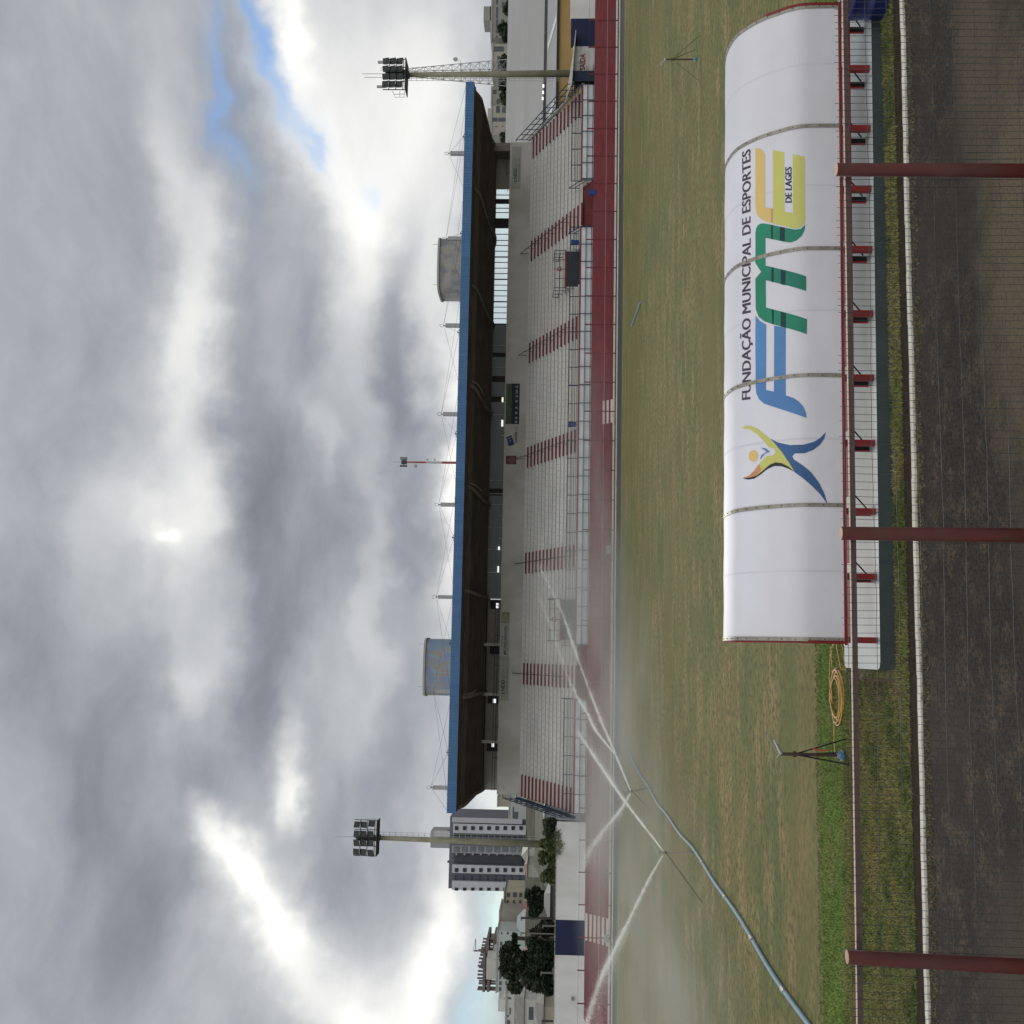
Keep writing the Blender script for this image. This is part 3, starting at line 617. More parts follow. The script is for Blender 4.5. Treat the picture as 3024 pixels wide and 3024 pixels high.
for m_, xa_, xb_, r0, r1 in ((mat('mast_red', (.3, .06, .05)), 1400, 1306, .36, .33), (mat('mast_white', (.45, .45, .47)), 1306, 1258, .32, .27), (MATS['mast_red'], 1258, 1196, .26, .18)):
    g = MB(); g.tube([(ax, Y, pp(xa_, 1366).z if xa_ < 1400 else 10), (ax, Y, pp(xb_, 1366).z)], [r0, r1], 10); mesh('mast_band', g, m_, root)
g = MB(); zt = pp(1190, 1366).z; g.box(ax-.6, ax+.5, Y-.5, Y+.5, zt-1.0, zt+.4)
for dx in (-1.2, -1.0, .8, 1.2): g.box(ax+dx-.12, ax+dx+.12, Y-.15, Y+.15, zt-1.2, zt+.8); g.box(min(ax, ax+dx), max(ax, ax+dx), Y-.05, Y+.05, zt-.3, zt-.2)
g.tube([(ax, Y, zt), (ax, Y, zt+2.9)], .05, 4); mesh('antenna_head', g, steel_dark, root)
g = MB(); c = pp(1228, 1377); g.tube([(c.x, Y-.3, c.z), (c.x, Y+.1, c.z)], [.5, .35], 16); g.box(c.x, ax, Y-.04, Y+.04, c.z-.05, c.z+.05)
for xx, yy_ in ((1262, 1357), (1284, 1357)): q = pp(xx, yy_); g.box(q.x-.15, q.x+.15, Y-.15, Y+.15, q.z-.3, q.z+.3); g.box(ax, q.x, Y-.03, Y+.03, q.z-.05, q.z+.05)
mesh('dish', g, grey_wall, root)
# ------------------------------------------------ floodlight towers
def flood(x0, Y, zb, ztop, r0, r1, lean, px, lab, right):
    root = thing('floodlight_tower', lab, 'floodlight tower', (x0, Y, zb), 'floodlight towers')
    tx = x0+lean; g = MB(); g.tube([(x0, Y, zb), (x0+(tx-x0)*.5, Y, (zb+ztop)/2), (tx, Y, ztop)], [r0, (r0+r1)/2, r1], 16); mesh('concrete_pole', g, pole_conc, root, smooth=True)
    (xt, yr, xb, yl) = px; Yf = Y-.9; X0, X1, z0, z1 = rect(xt, yr, xb, yl, Yf)
    w = X1-X0; h = z1-z0
    g = MB(); r = .055
    for f in (0, .27, .5, .73, 1): g.tube([(X0+w*f, Yf+.2, z0), (X0+w*f, Yf+.2, z1)], r, 4)
    for f in (0, .1, .42, .73): g.tube([(X0, Yf+.2, z0+h*f), (X1, Yf+.2, z0+h*f)], r, 4)
    g.box(X0, X1, Yf-.2, Y+1.0, z0-.06, z0+.03)
    g.box(tx-.28, tx+.28, Yf+.25, Y+.4, z0-.3, z1-.2)
    mesh('lamp_frame', g, steel_dark, root)
    lw = .68
    for r_i in range(3):
        for c_i in range(4):
            cx = X0+w*(.12+.253*c_i); cz = z0+h*(.24+.31*r_i); d = (c_i-1.5)*.12
            g = MB(); rnd = random.uniform(-.05, .05)
            a = [(cx-lw/2, Yf-.32, cz-lw/2+rnd), (cx+lw/2, Yf-.32, cz-lw/2-rnd), (cx+lw/2, Yf-.12, cz+lw*.55-rnd), (cx-lw/2, Yf-.12, cz+lw*.55+rnd)]
            b = [(cx-lw*.32, Yf+.12, cz-.2), (cx+lw*.32, Yf+.12, cz-.2), (cx+lw*.32, Yf+.16, cz+.24), (cx-lw*.32, Yf+.16, cz+.24)]
            a = [Vector(v) for v in a]; b = [Vector(v) for v in b]
            if r_i == 0 and not right and c_i in (0, 3): sh = Vector(((-.14 if c_i == 0 else .14), 0, -.05)); a = [v+sh for v in a]
            g.quad(*a); g.quad(*b[::-1])
            for k in range(4): g.quad(a[k], b[k], b[(k+1) % 4], a[(k+1) % 4])
            lo = mesh('floodlight', g, mat('lamp_housing', (.04, .046, .048), (.03, .034, .037), 3, rough=.5, spec=.2), root)
            g = MB(); g.box(cx-.018, cx+.018, Yf-.34, Yf-.28, cz-.10, cz+.12); mesh('lamp_tube', g, mat('lamp_tube', (.16, .17, .17)), lo)
    sgn_ = -1 if right else 1
    g = MB(); lx = [x0+sgn_*(r0+.16), tx+sgn_*(r1+.14)]
    for o_ in (0, .3): g.tube([(lx[0]+sgn_*o_, Y, zb), (lx[1]+sgn_*o_*.8, Y, ztop)], .022, 4)
    n = 34
    for k in range(n): t = k/n; xx = lx[0]+(lx[1]-lx[0])*t; z = zb+(ztop-zb)*t; g.box(min(xx-sgn_*.15, xx+sgn_*.3), max(xx-sgn_*.15, xx+sgn_*.3), Y-.02, Y+.02, z-.02, z+.02)
    mesh('ladder', g, galv, root)
    g = MB()
    if right:
        for dx, hh, rr in ((-.28, 2.2, .03), (.12, 2.4, .03), (.55, .5, .03), (.8, .45, .03)): g.tube([(tx+dx, Y, z1-.2), (tx+dx, Y, z1+hh)], rr, 4)
        for dx in (1.45, -1.35): g.box(tx+dx-.12, tx+dx+.12, Y-.1, Y+.1, z1-.2, z1+.75)
        g.tube([(X0, Y-.4, z0+.1), (X0-.7, Y-.4, z0+.1), (X0-.7, Y-.4, z0+1.1), (X0, Y-.4, z0+1.4)], .035, 4); g.tube([(X0, Y-.4, z0+.6), (X0-.7, Y-.4, z0+.6)], .03, 4); g.tube([(X0-.35, Y-.4, z0+.1), (X0-.35, Y-.4, z0+1.2)], .03, 4)
    else: g.tube([(tx+.05, Y, z1-.2), (tx-.02, Y, z1+2.3)], [.05, .02], 5); g.tube([(X1-.9, Yf, z0+h*.55), (X1+.2, Yf, z0+h*.5), (X1+.2, Yf, z0+.1)], .03, 4)
    mesh('top_antennas', g, galv, root)
a = at(1680, 217, 112); b = at(1199, 221, 112)
flood(a.x, 112, 2.0, b.z, .40, .26, b.x-a.x, (1131, 172, 1197, 262), 'floodlight tower on a mossy pole beside the exit booth, right of the grandstand', True)
a = at(1592, 2494, 128); b = at(1116, 2474, 128)
flood(a.x, 128, 2.2, b.z, .43, .25, b.x-a.x, (1045, 2422, 1112, 2528), 'floodlight tower on a mossy pole in front of the apartment tower, left of the grandstand', False)
# lattice telecom mast behind the right tower
Y = 180; a = at(1560, 216, Y); b = at(1200, 214, Y); root = thing('lattice_mast', 'slim galvanised lattice mast rising behind the right floodlight pole', 'lattice mast', (a.x, Y, 3.5))
g = MB(); hb, ht = 2.3, .45; corners = [(-1, -1), (1, -1), (1, 1), (-1, 1)]; n = 18; z0, z1 = 3.5, b.z
def lp(k, c): t = k/n; hw = hb+(ht-hb)*t; return Vector((a.x+(b.x-a.x)*t+c[0]*hw, Y+c[1]*hw, z0+(z1-z0)*t))
for c in corners: g.tube([lp(0, c), lp(n, c)], .07, 4)
for k in range(n):
    for i in range(4):
        c, d = corners[i], corners[(i+1) % 4]; g.tube([lp(k, c), lp(k+1, d)], .035, 3); g.tube([lp(k, d), lp(k+1, c)], .035, 3); g.tube([lp(k, c), lp(k, d)], .035, 3)
mesh('lattice', g, galv, root)
q = at(1347, 186, Y); g = MB(); g.tube([(q.x, Y-1.2, q.z), (q.x, Y-1, q.z)], [.42, .3], 12); g.tube([(q.x-1.3, Y, q.z-.8), (q.x, Y-.9, q.z-.8), (q.x, Y-1, q.z)], .05, 4); mesh('dish', g, grey_wall, root)
# ------------------------------------------------ perimeter walls
root = thing('perimeter_wall', 'high white boundary wall with navy panel left of the grandstand', 'wall', (-40, 99.6, 2.0))
z_w = 4.58; bx0, bx1, _, _ = rect(1640, 2717, 1720, 2821, 99.5)
g = MB(); g.box(-75, bx0, 99.5, 99.75, 2.0, z_w); g.box(bx1, XL-.75, 99.5, 99.75, 2.0, z_w-.02); mesh('wall_panels', g, white_wall, root)
g = MB(); g.box(bx0, bx1, 99.49, 99.75, 2.0, z_w-.03); mesh('navy_panel', g, blue_paint, root)
g = MB(); x = -74.0
while x < XL-1: g.box(x, x+.5, 99.47, 99.78, z_w+.0, z_w+.05); x += .62
mesh('wall_cap', g, grey_wall, root)
root = thing('perimeter_wall', 'white boundary wall with navy panel to the right of the exit booth', 'wall', (80, 99.6, 2.0))
bx0, bx1, _, _ = rect(1690, 55, 1757, 137, 99.5)
g = MB(); g.box(bx1, 125, 99.5, 99.75, 2.0, 4.40); g.box(bx0-2.5, bx0, 99.5, 99.75, 2.0, 3.95); mesh('wall_panels', g, white_wall, root)
g = MB(); g.box(bx0, bx1, 99.48, 99.75, 2.0, 4.3); mesh('navy_panel', g, blue_paint, root)
# exit booth
root = thing('exit_booth', 'small white exit booth lettered SAÍDA with tilted corrugated canopy', 'booth', (56, 99, 2.05))
X0, X1, z0, z1 = rect(1697, 137, 1757, 213, 99.1); g = MB(); g.box(X0, X1, 99.1, 101.5, 2.0, 4.1); mesh('booth_wall', g, mat('booth_white', (.5, .5, .5), (.38, .38, .37), 1), root)
tx0, tx1, tz0, tz1 = rect(1712.5, 158, 1728, 207, 99.05); g = MB(); text_wall(g, 'SAÍDA', tx0, tx1, tz0, tz1, 99.08, .03); mesh('lettering', g, mat('sign_maroon', (.19, .035, .045)), root)
g = MB(); g.box(53.6, X0, 100.4, 100.6, 2.0, 3.9); mesh('dark_passage', g, dark_in, root)
g = MB()
for k in range(15): x = 53.5+k*(X0-53.5)/14; g.tube([(x, 98.9, 2.05), (x, 98.9, 4.15)], .035, 4)
for z in (2.15, 2.75, 3.4, 4.1): g.tube([(53.5, 98.9, z), (X0+.6, 98.9, z)], .04, 4)
mesh('gate_bars', g, navy_rail, root)
g = MB(); A, B = at(1683, 255, 98.6), at(1696, 92, 98.6)
for k in range(12):
    t0, t1 = k/12, (k+1)/12; p0, p1 = A.lerp(B, t0), A.lerp(B, t1)
    g.quad((p0.x, 98.4, p0.z-.12), (p1.x, 98.4, p1.z-.12), (p1.x, 101.8, p1.z+.42*(1-t1)), (p0.x, 101.8, p0.z+.42*(1-t0))); g.quad((p0.x, 98.4, p0.z-.18), (p0.x, 101.8, p0.z+.36*(1-t0)), (p1.x, 101.8, p1.z+.36*(1-t1)), (p1.x, 98.4, p1.z-.18))
    g.quad((p0.x, 98.4, p0.z-.18), (p1.x, 98.4, p1.z-.18), (p1.x, 98.4, p1.z-.12), (p0.x, 98.4, p0.z-.12))
mesh('canopy', g, mat('weathered_canopy', (.48, .48, .46), (.3, .3, .3), 1.2, (4, .5, 1)), root)
# bank stairs with white nosings
for lab, y0_, y1_, ks, Xo in (('wide red steps with six white treads set in the bank at the left', 2706, 2787, range(6), 0), ('short red steps with three white treads set in the bank at mid field', 1184, 1252, range(3), 0)):
    X1 = at(1760, y0_, 97).x; X0 = at(1760, y1_, 97).x; root = thing('bank_steps', lab, 'steps', (X0, 96.3, 0), 'steps in the red bank')
    for k in ks:
        g = MB(); y = 96.34+2.06*k/6; z = 2.02*(k+1)/6; g.box(X0, X1, y-.05, y+.21, z-.17, z+.006); mesh('white_tread', g, kerb_m, root)
for x_, y_, lab in ((1791, 2771, 'pale grey box hung on the far fence in front of the striped steps'), (1797, 1624, 'pale grey box hung on the far fence in the drifting spray')):
    X0, X1, z0, z1 = rect(x_-7, y_-12, x_+7, y_+12, 95.4); g = MB(); g.box(X0, X1, 95.32, 95.44, z0, z1); solo('fence_box', g, mat('box_grey', (.33, .37, .36)), lab, 'box', (X0, 95.4, z0), 'boxes on the far fence')
# far wire fence
root = thing('wire_fence', 'thin wire fence on slim red posts along the far side of the pitch', 'fence', (10, 95.5, 0))
pm = mat('fence_post_red', (.15, .03, .036)); x = -42; first = None
while x < 75:
    if first is None:
        g = MB(); g.box(x-.045, x+.045, 95.46, 95.54, 0, 2.72); first = mesh('post', g, pm, root); fx = x
    else: c = first.copy(); COL.objects.link(c); c.location = (x-fx, 0, 0); c.parent = root
    x += 2.62
g = MB()
for z, r in ((2.66, .012), (1.9, .006), (.04, .01)): g.tube([(-42, 95.45, z), (75, 95.45, z)], r, 4)
mesh('wires', g, wire_m, root)
g = MB(); g.tube([(-42, 95.44, .98), (75, 95.44, .98)], .022, 5); mesh('pink_rail', g, mat('pinkish_rail', (.42, .25, .26)), root)
# ================================================================== BACKGROUND RIGHT
root = thing('sports_hall', 'long pale grey hall roof with dark gutter bands and ochre wall behind the right end', 'hall', (75, 135, 2.1))
zr = at(1500, 60, 150).z; zr2 = at(1512, 420, 150).z; ze = at(1608, 60, 128).z
g = MB(); g.quad((40, 128, ze), (140, 128, ze), (140, 150, zr), (40, 150, zr)); g.quad((40, 128, ze-.1), (40, 150, zr-.1), (140, 150, zr-.1), (140, 128, ze-.1)); g.quad((40, 150, zr), (140, 150, zr), (140, 172, ze), (40, 172, ze))
mesh('main_roof', g, mat('pale_roof_sheet', (.33, .33, .33), (.29, .29, .285), .15, (.3, 3, 3), .6, c3=(.30, .30, .29), s3=.06), root)
z2 = at(1617, 60, 127).z; g = MB(); g.box(40, 140, 127.5, 128.5, z2-.4, ze-.02); mesh('clerestory', g, mat('dark_glazing', (.03, .034, .04), (.06, .065, .07), 2, (1, 1, 1), rough=.2), root)
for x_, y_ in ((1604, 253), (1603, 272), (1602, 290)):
    X0, X1, z0_, z1_ = rect(x_-2, y_-4, x_+3, y_+4, 127.3); g = MB(); g.box(X0, X1, 127.3, 127.45, z0_, z1_); mesh('glowing_sky_pane', g, sky_glow_m, root)  # pane glows to imitate sky showing through the glass band
z3 = at(1645, 60, 123).z; g = MB(); g.quad((40, 123, z3), (140, 123, z3), (140, 127.6, z2+.05), (40, 127.6, z2+.05)); mesh('lower_roof', g, mat('lower_roof_sheet', (.36, .36, .37), (.32, .32, .33), .4), root)
def onroof(x, y): q = at(x, y, 125); t = (125-123)/(4.6); return q
for (p0, p1) in (((1645, 50), (1619, 140)), ((1637, 300), (1615, 370))):
    def lr(x, y):   # ray meets the lower roof plane
        d = ray(x, y); k = (z2+.05-z3)/4.6; t = (z3+k*(0-123)-CAM.z)/(d.z-k*d.y); return CAM+d*t+Vector((0, 0, .06))
    A, B = lr(*p0), lr(*p1); g = MB(); w_ = Vector((.5, 0, 0)); g.quad(A-w_, A+w_, B+w_, B-w_); g.quad(B-w_-Vector((0,0,.05)), B+w_-Vector((0,0,.05)), A+w_-Vector((0,0,.05)), A-w_-Vector((0,0,.05)))
    mesh('white_roof_strip', g, mat('bright_sheet', (.7, .7, .72)), root)
z4 = at(1651, 60, 122.5).z; g = MB(); g.box(40, 140, 122.4, 123.1, z4, z3-.02); mesh('gutter', g, mat('gutter_dark', (.025, .027, .03)), root)
g = MB(); g.box(40, 140, 122.7, 123.0, 2.0, z4); mesh('ochre_wall', g, mat('ochre_paint', (.42, .28, .11), (.37, .25, .10), .3), root)
def block(lab, x0, y0, x1, y1, Y, m_, wins=(), dep=12, roofs=(), name='apartment_block', cat='building', wm=None, frame=None, group=None):
    X0, X1, z0, z1 = rect(x0, y0, x1, y1, Y); root = thing(name, lab, cat, ((X0+X1)/2, Y, z0), group)
    g = MB(); g.box(X0, X1, Y, Y+dep, z0-8, z1); mesh('wall', g, m_, root)
    g = MB(); g.box(X0-.15, X1+.15, Y-.15, Y+dep+.1, z1, z1+.35); mesh('roof_slab', g, grey_wall if not frame else frame, root)
    wm = wm or mat('far_window', (.05, .06, .075), (.08, .09, .1), .7, rough=.2)
    for (a, b, c, d) in wins:
        A0, A1, B0, B1 = rect(a, b, c, d, Y); g = MB(); g.box(A0, A1, Y-.06, Y+.02, B0, B1); mesh('window', g, wm, root)
    for (a, b, c, d) in roofs:
        A0, A1, B0, B1 = rect(a, b, c, d, Y+2); g = MB(); g.box(A0, A1, Y+2, Y+7, z1, B1); mesh('roof_room', g, m_, root)
    return root
def z8(*q): return (1420+q[0]*.207, q[1]*.207, 1420+q[2]*.207, q[3]*.207)
cream = mat('cream_render', (.36, .35, .31), (.30, .29, .26), .3); greyb = mat('grey_render', (.27, .27, .25), (.22, .22, .2), .3)
block('stepped beige apartment block with round rooftop tank at the far right', *z8(165, -120, 560, 540), 240, greyb, [z8(300, 30, 335, 110), z8(380, 30, 405, 110), z8(215, 100, 245, 260), z8(215, 280, 245, 380), z8(210, 420, 245, 470), z8(215, 510, 235, 540), z8(215, -80, 245, 60), z8(285, 280, 330, 330), z8(290, 420, 325, 470)], 14, [z8(40, 90, 165, 290), z8(128, 90, 165, 385)])
block('cream block with brick coloured side panel behind the lattice mast', *z8(178, 625, 560, 1000), 236, cream, [z8(230, 800, 270, 985), z8(310, 820, 350, 985), z8(180, 665, 330, 735)], 14)
block('low cream block between dark bushes right of the roof end', *z8(165, 1240, 560, 1500), 232, greyb, [z8(172, 1280, 225, 1340), z8(225, 1410, 270, 1480), z8(300, 1420, 340, 1490)], 14)
block('tall cream block with rooftop tank house beside the roof tip', *z8(160, 1505, 560, 1925), 228, cream, [z8(215, 1515, 270, 1610), z8(300, 1520, 355, 1610), z8(165, 1680, 240, 1735), z8(250, 1680, 355, 1735), z8(205, 1800, 240, 1812), z8(300, 1800, 318, 1812)], 14, [z8(97, 1545, 160, 1720)])
# ---------------- trees
def tree(lab, x0, y0, x1, y1, Y, m_, n=2600, leaf=.28, lobes=9, name='tree', cat='tree', dep=None, seed=1, trunk=True, group=None, zbase=2.0, low=.0, prof=None):
    rnd = random.Random(seed); X0, X1, z0, z1 = rect(x0, y0, x1, y1, Y); cx = (X0+X1)/2; w = (X1-X0)/2; h = (z1-z0)/2; dp = dep or w*.8
    root = thing(name, lab, cat, (cx, Y, zbase), group)
    if trunk:
        g = MB(); g.tube([(cx, Y, zbase-.3), (cx+.1, Y, z0+h*.4), (cx+.05, Y, z1-h*.5)], [.3, .22, .08], 8)
        for k in range(7):
            t = rnd.uniform(0, 2*pi); zz = z0+h*rnd.uniform(.1, 1.2); g.tube([(cx+.08, Y, zz), (cx+cos(t)*w*.7, Y+sin(t)*dp*.6, zz+h*rnd.uniform(.2, .6))], [.12, .03], 5)
        mesh('trunk', g, bark, root)
    lb = []
    for k in range(lobes):
        t = rnd.uniform(0, 2*pi); e = rnd.uniform(-.9, .95); rr = sqrt(1-e*e)
        lb.append((cx+cos(t)*rr*w*.66, Y+sin(t)*rr*dp*.66, (z0+z1)/2+e*h*.74, rnd.uniform(.22, .42)))
    lb += [(cx, Y, (z0+z1)/2, .50)]*2
    me_v, me_f = [], []
    for k in range(int(n*.8)):
        L_ = rnd.choice(lb); 
        while True:
            v = Vector((rnd.uniform(-1, 1), rnd.uniform(-1, 1), rnd.uniform(-1, 1)))
            if .25 < v.length < 1: break
        v = v*(v.length**-.3)*rnd.uniform(.72, 1.16)
        p = Vector((L_[0]+v.x*w*L_[3], L_[1]+v.y*dp*L_[3], L_[2]+v.z*h*L_[3]*1.15))
        s = leaf*rnd.uniform(.6, 1.6); a = Vector((rnd.gauss(0, 1), rnd.gauss(0, 1), rnd.gauss(0, .7))).normalized(); b = a.cross(Vector((rnd.gauss(0, 1), rnd.gauss(0, 1), rnd.gauss(0, 1)))).normalized()
        i = len(me_v); me_v += [p-a*s, p-b*s*.5, p+a*s, p+b*s*.55]; me_f.append((i, i+1, i+2, i+3))
    g = MB(); g.v = me_v; g.f = me_f; g.mi = [0]*len(me_f); mesh('crown', g, m_, root)
    return root
def z7(*q): return (1380+q[0]*.207, 2624+q[1]*.207, 1380+q[2]*.207, 2624+q[3]*.207)
def z6(*q): return (1380+q[0]*.207, 2224+q[1]*.207, 1380+q[2]*.207, 2224+q[3]*.207)
for i, (q, lab) in enumerate(((z8(330, 0, 440, 240), 'dark bush below the far right block windows'), (z8(240, 240, 430, 620), 'dark spreading tree between the stepped block and the cream block'), (z8(290, 780, 430, 1040), 'round dark tree behind the right floodlight pole'), (z8(230, 1040, 430, 1300), 'dark tree between the floodlight pole and the low cream block'), (z8(280, 1300, 430, 1520), 'small dark tree left of the low cream block'))):
    tree(lab, *q, 200, leaf_a if i % 2 else leaf_c, 900, .5, 6, seed=20+i, zbase=8, group='trees behind the hall roof')
tree('pale wispy tree tucked beneath the right tip of the grandstand roof', 1475, 385, 1512, 428, 165, leaf_c, 900, .3, 6, seed=40, zbase=3)
# ================================================================== BACKGROUND LEFT
Y = 400
def z4(*q): return (1050+q[0]*.4141, 2224+q[1]*.4141, 1050+q[2]*.4141, 2224+q[3]*.4141)
def r4(*q, Y=400): return rect(*z4(*q), Y)
root = thing('apartment_tower', 'tall white and slate apartment tower with window columns behind the left floodlight', 'building', (r4(670, 460, 1215, 975)[0]+20, Y, 12))
slate = mat('slate_render', (.105, .112, .15), (.085, .092, .125), .1); tw = mat('tower_white', (.47, .48, .53), (.42, .43, .47), .1); rec = mat('recess_dark', (.035, .04, .052), (.05, .055, .065), .4); twin = mat('tower_window', (.025, .03, .04)); twl = mat('tower_grey', (.30, .31, .335))
def tp(name, q, y0, y1, m_, par=None):
    X0, X1, z0, z1 = r4(*q); g = MB(); g.box(X0, X1, y0, y1, z0, z1); return mesh(name, g, m_, par or root)
tp('core_wall', (668, 460, 1260, 973), 400, 420, slate)
tp('side_wall', (690, 462, 1190, 497), 399.0, 400, mat('tower_side', (.42, .42, .47), (.38, .38, .42), .1))
tp('white_bay', (698, 505, 1215, 572), 398.6, 400, tw); tp('white_bay', (692, 797, 1230, 856), 398.6, 400, tw); tp('white_bay', (690, 912, 1230, 976), 398.4, 400, tw)
tp('balcony_recess', (705, 575, 1215, 600), 399.2, 399.99, rec); tp('balcony_recess', (705, 712, 1190, 780), 399.2, 399.99, rec)
tp('balcony_stack', (690, 655, 1220, 712), 398.2, 400, twl); tp('stair_stack', (690, 600, 1250, 655), 397.8, 400, slate)
tp('penthouse', (530, 565, 668, 684), 402, 412, twl); tp('penthouse', (560, 560, 672, 600), 401, 402, mat('pent_pale', (.5, .5, .53)))
wy = [722, 780, 838, 895, 952, 1010, 1067, 1124, 1180]
for cy in (530, 828, 964):
    for k, x in enumerate(wy): tp('window', (x-12, cy-13, x+12, cy+13) if cy != 964 else (x-12, cy-11, x+12, cy+10), 398.2, 398.7, twin)
for x in wy:
    tp('balcony', (x-20, 662, x+20, 698), 397.9, 398.2, mat('balcony_glass', (.16, .18, .2), (.11, .125, .14), .5)); 
    for cy in (880, 898): tp('vent', (x-12, cy-4, x-6, cy+4), 399.7, 400, twin)
    tp('balcony_ledge', (x-6, 700, x+6, 722), 398.3, 399.2, twl)
for cy in (565, 785): tp('roof_vent', (650, cy-5, 668, cy+5), 402, 404, rec)
block('cream four storey block with brown roof band left of the apartment tower', *z7(545, 40, 900, 335), 300, mat('yellowish_render', (.40, .37, .28), (.34, .31, .24), .3), [z7(*q) for q in ((560, 165, 590, 210), (650, 165, 680, 210), (740, 165, 770, 210), (560, 250, 590, 290), (650, 250, 680, 290), (740, 250, 770, 290), (560, 55, 610, 120), (650, 55, 705, 120), (740, 60, 780, 120))], 14, [z7(515, 40, 545, 335)], frame=mat('brown_band', (.14, .125, .12)))
block('plain beige block with patchy gable between the cream and white blocks', *z7(468, 335, 900, 612), 290, mat('pinkish_render', (.33, .30, .28), (.27, .25, .23), .25), [z7(*q) for q in ((505, 490, 535, 530), (505, 575, 535, 608), (595, 500, 625, 530), (595, 550, 625, 582))], 14, [z7(378, 380, 468, 520)] if 0 else ())
block('long pale green-white block below the concrete construction frame', *z7(430, 614, 900, 1490), 280, mat('pale_green_render', (.42, .46, .46), (.37, .42, .41), .2), [z7(*q) for q in ((480, 620, 500, 655), (565, 620, 590, 655), (465, 760, 500, 810), (460, 845, 480, 880), (455, 1175, 485, 1205), (455, 1212, 485, 1290), (455, 1320, 490, 1375), (540, 1320, 575, 1375), (450, 1405, 485, 1460), (540, 1405, 570, 1465), (640, 640, 680, 690))], 14)
Y = 310; root = thing('building_frame', 'unfinished concrete building frame with bare columns on the skyline', 'construction frame', (at(1440, 2850, Y).x, Y, 14)); cg = mat('raw_concrete', (.16, .135, .135), (.11, .10, .10), .6)
def zz(x, y): return at(1380+x*.207, 2624+y*.207, Y)
g = MB()
for x0_, ya_, yb_, x1_ in ((235, 900, 1460, 0), (290, 705, 905, 0), (385, 705, 1000, 0), (300, 1300, 1460, 0)):
    a, b = zz(x0_, yb_), zz(x0_, ya_); g.box(a.x, b.x, Y-1, Y+12, a.z-.35, a.z+.35)
a, b = zz(290, 705), zz(240, 900); 
mesh('floor_slab', g, cg, root)
g = MB()
for yq, top in ((720, 225), (765, 215), (812, 205), (850, 198), (880, 158), (915, 190), (950, 180), (1000, 165), (1055, 160), (1105, 148), (1125, 165), (1180, 150), (1230, 145), (1280, 142), (1320, 165), (1355, 160), (1410, 150), (1440, 142)):
    a = zz(top, yq); b = zz(430, yq); g.box(a.x-.22, a.x+.22, Y, Y+.5, b.z, a.z)
mesh('column', g, cg, root)['kind'] = 'stuff'
g = MB()
for q in ((250, 940, 340, 1040), (245, 1200, 330, 1260), (240, 1340, 330, 1400), (330, 720, 380, 800), (190, 1090, 235, 1160)):
    X0, X1, z0_, z1_ = rect(*z7(*q), Y); g.box(X0, X1, Y+1, Y+6, z0_, z1_)
mesh('infill', g, mat('brick_infill', (.2, .15, .13), (.26, .24, .22), .8), root)
g = MB()
for q in ((270, 1005, 430, 1300), (365, 910, 430, 1010)):
    X0, X1, z0_, z1_ = rect(*z7(*q), 296); g.box(X0, X1, 296, 304, z0_-2, z1_)
solo('stair_tower', g, mat('pale_render', (.47, .46, .44)), 'small cream house block standing in front of the construction frame', 'building', (at(1450, 2860, 296).x, 296, 14))
root = thing('tower_crane', 'thin tower crane with a horizontal jib above the construction frame', 'crane', (zz(200, 970).x, Y+6, 14)); g = MB(); a = zz(70, 972); b = zz(250, 972); g.tube([(a.x, Y+6, 14), (a.x, Y+6, a.z)], .22, 4); mesh('crane_mast', g, cg, root)
g = MB(); a1, b1 = zz(97, 990), zz(97, 800); g.tube([(a1.x, Y+6, a1.z), (b1.x, Y+6, b1.z)], .13, 4); c_ = zz(55, 985); g.tube([(a1.x, Y+6, c_.z), (b1.x, Y+6, b1.z)], .05, 3); mesh('jib', g, cg, root)
block('white block with square rooftop tank room at the far left', *z7(560, 1500, 900, 2200), 250, mat('white_render', (.5, .5, .5), (.43, .43, .43), .2), [z7(*q) for q in ((580, 1550, 625, 1578), (600, 1700, 620, 1795), (570, 1805, 592, 1828), (570, 1880, 610, 1960))], 12, [z7(440, 1577, 560, 1755), z7(518, 1500, 560, 1560)])
# small houses with pitched roofs
def house(lab, q, Y, wallm, roofm, over=.3, dep=9, ridge=.35, wins=(), gable=False, group=None):
    X0, X1, z0, z1 = rect(*q, Y); zr_ = z1; ze_ = z1-(z1-z0)*ridge; root = thing('house', lab, 'house', ((X0+X1)/2, Y, z0), group)
    g = MB(); g.box(X0+over, X1-over, Y+.3, Y+dep, z0-3, ze_); mesh('wall', g, wallm, root)
    g = MB(); xm = (X0+X1)/2
    if gable:
        g.poly([(X0, Y, ze_), (X1, Y, ze_), (xm, Y, zr_)]); g.quad((X0, Y, ze_), (xm, Y, zr_), (xm, Y+dep, zr_), (X0, Y+dep, ze_)); g.quad((xm, Y, zr_), (X1, Y, ze_), (X1, Y+dep, ze_), (xm, Y+dep, zr_)); g.poly([(X1, Y+dep, ze_), (X0, Y+dep, ze_), (xm, Y+dep, zr_)])
    else:
        g.quad((X0, Y, ze_), (X1, Y, ze_), (X1-1, Y+dep/2, zr_), (X0+1, Y+dep/2, zr_)); g.quad((X0+1, Y+dep/2, zr_), (X1-1, Y+dep/2, zr_), (X1, Y+dep, ze_), (X0, Y+dep, ze_)); g.poly([(X0, Y, ze_), (X0+1, Y+dep/2, zr_), (X0, Y+dep, ze_)]); g.poly([(X1, Y, ze_), (X1, Y+dep, ze_), (X1-1, Y+dep/2, zr_)])
    mesh('roof', g, roofm, root)
    for w_ in wins:
        A0, A1, B0, B1 = rect(*w_, Y); g = MB(); g.box(A0, A1, Y+.2, Y+.32, B0, B1); mesh('window', g, mat('far_window', (.05, .06, .075)), root)
    return root
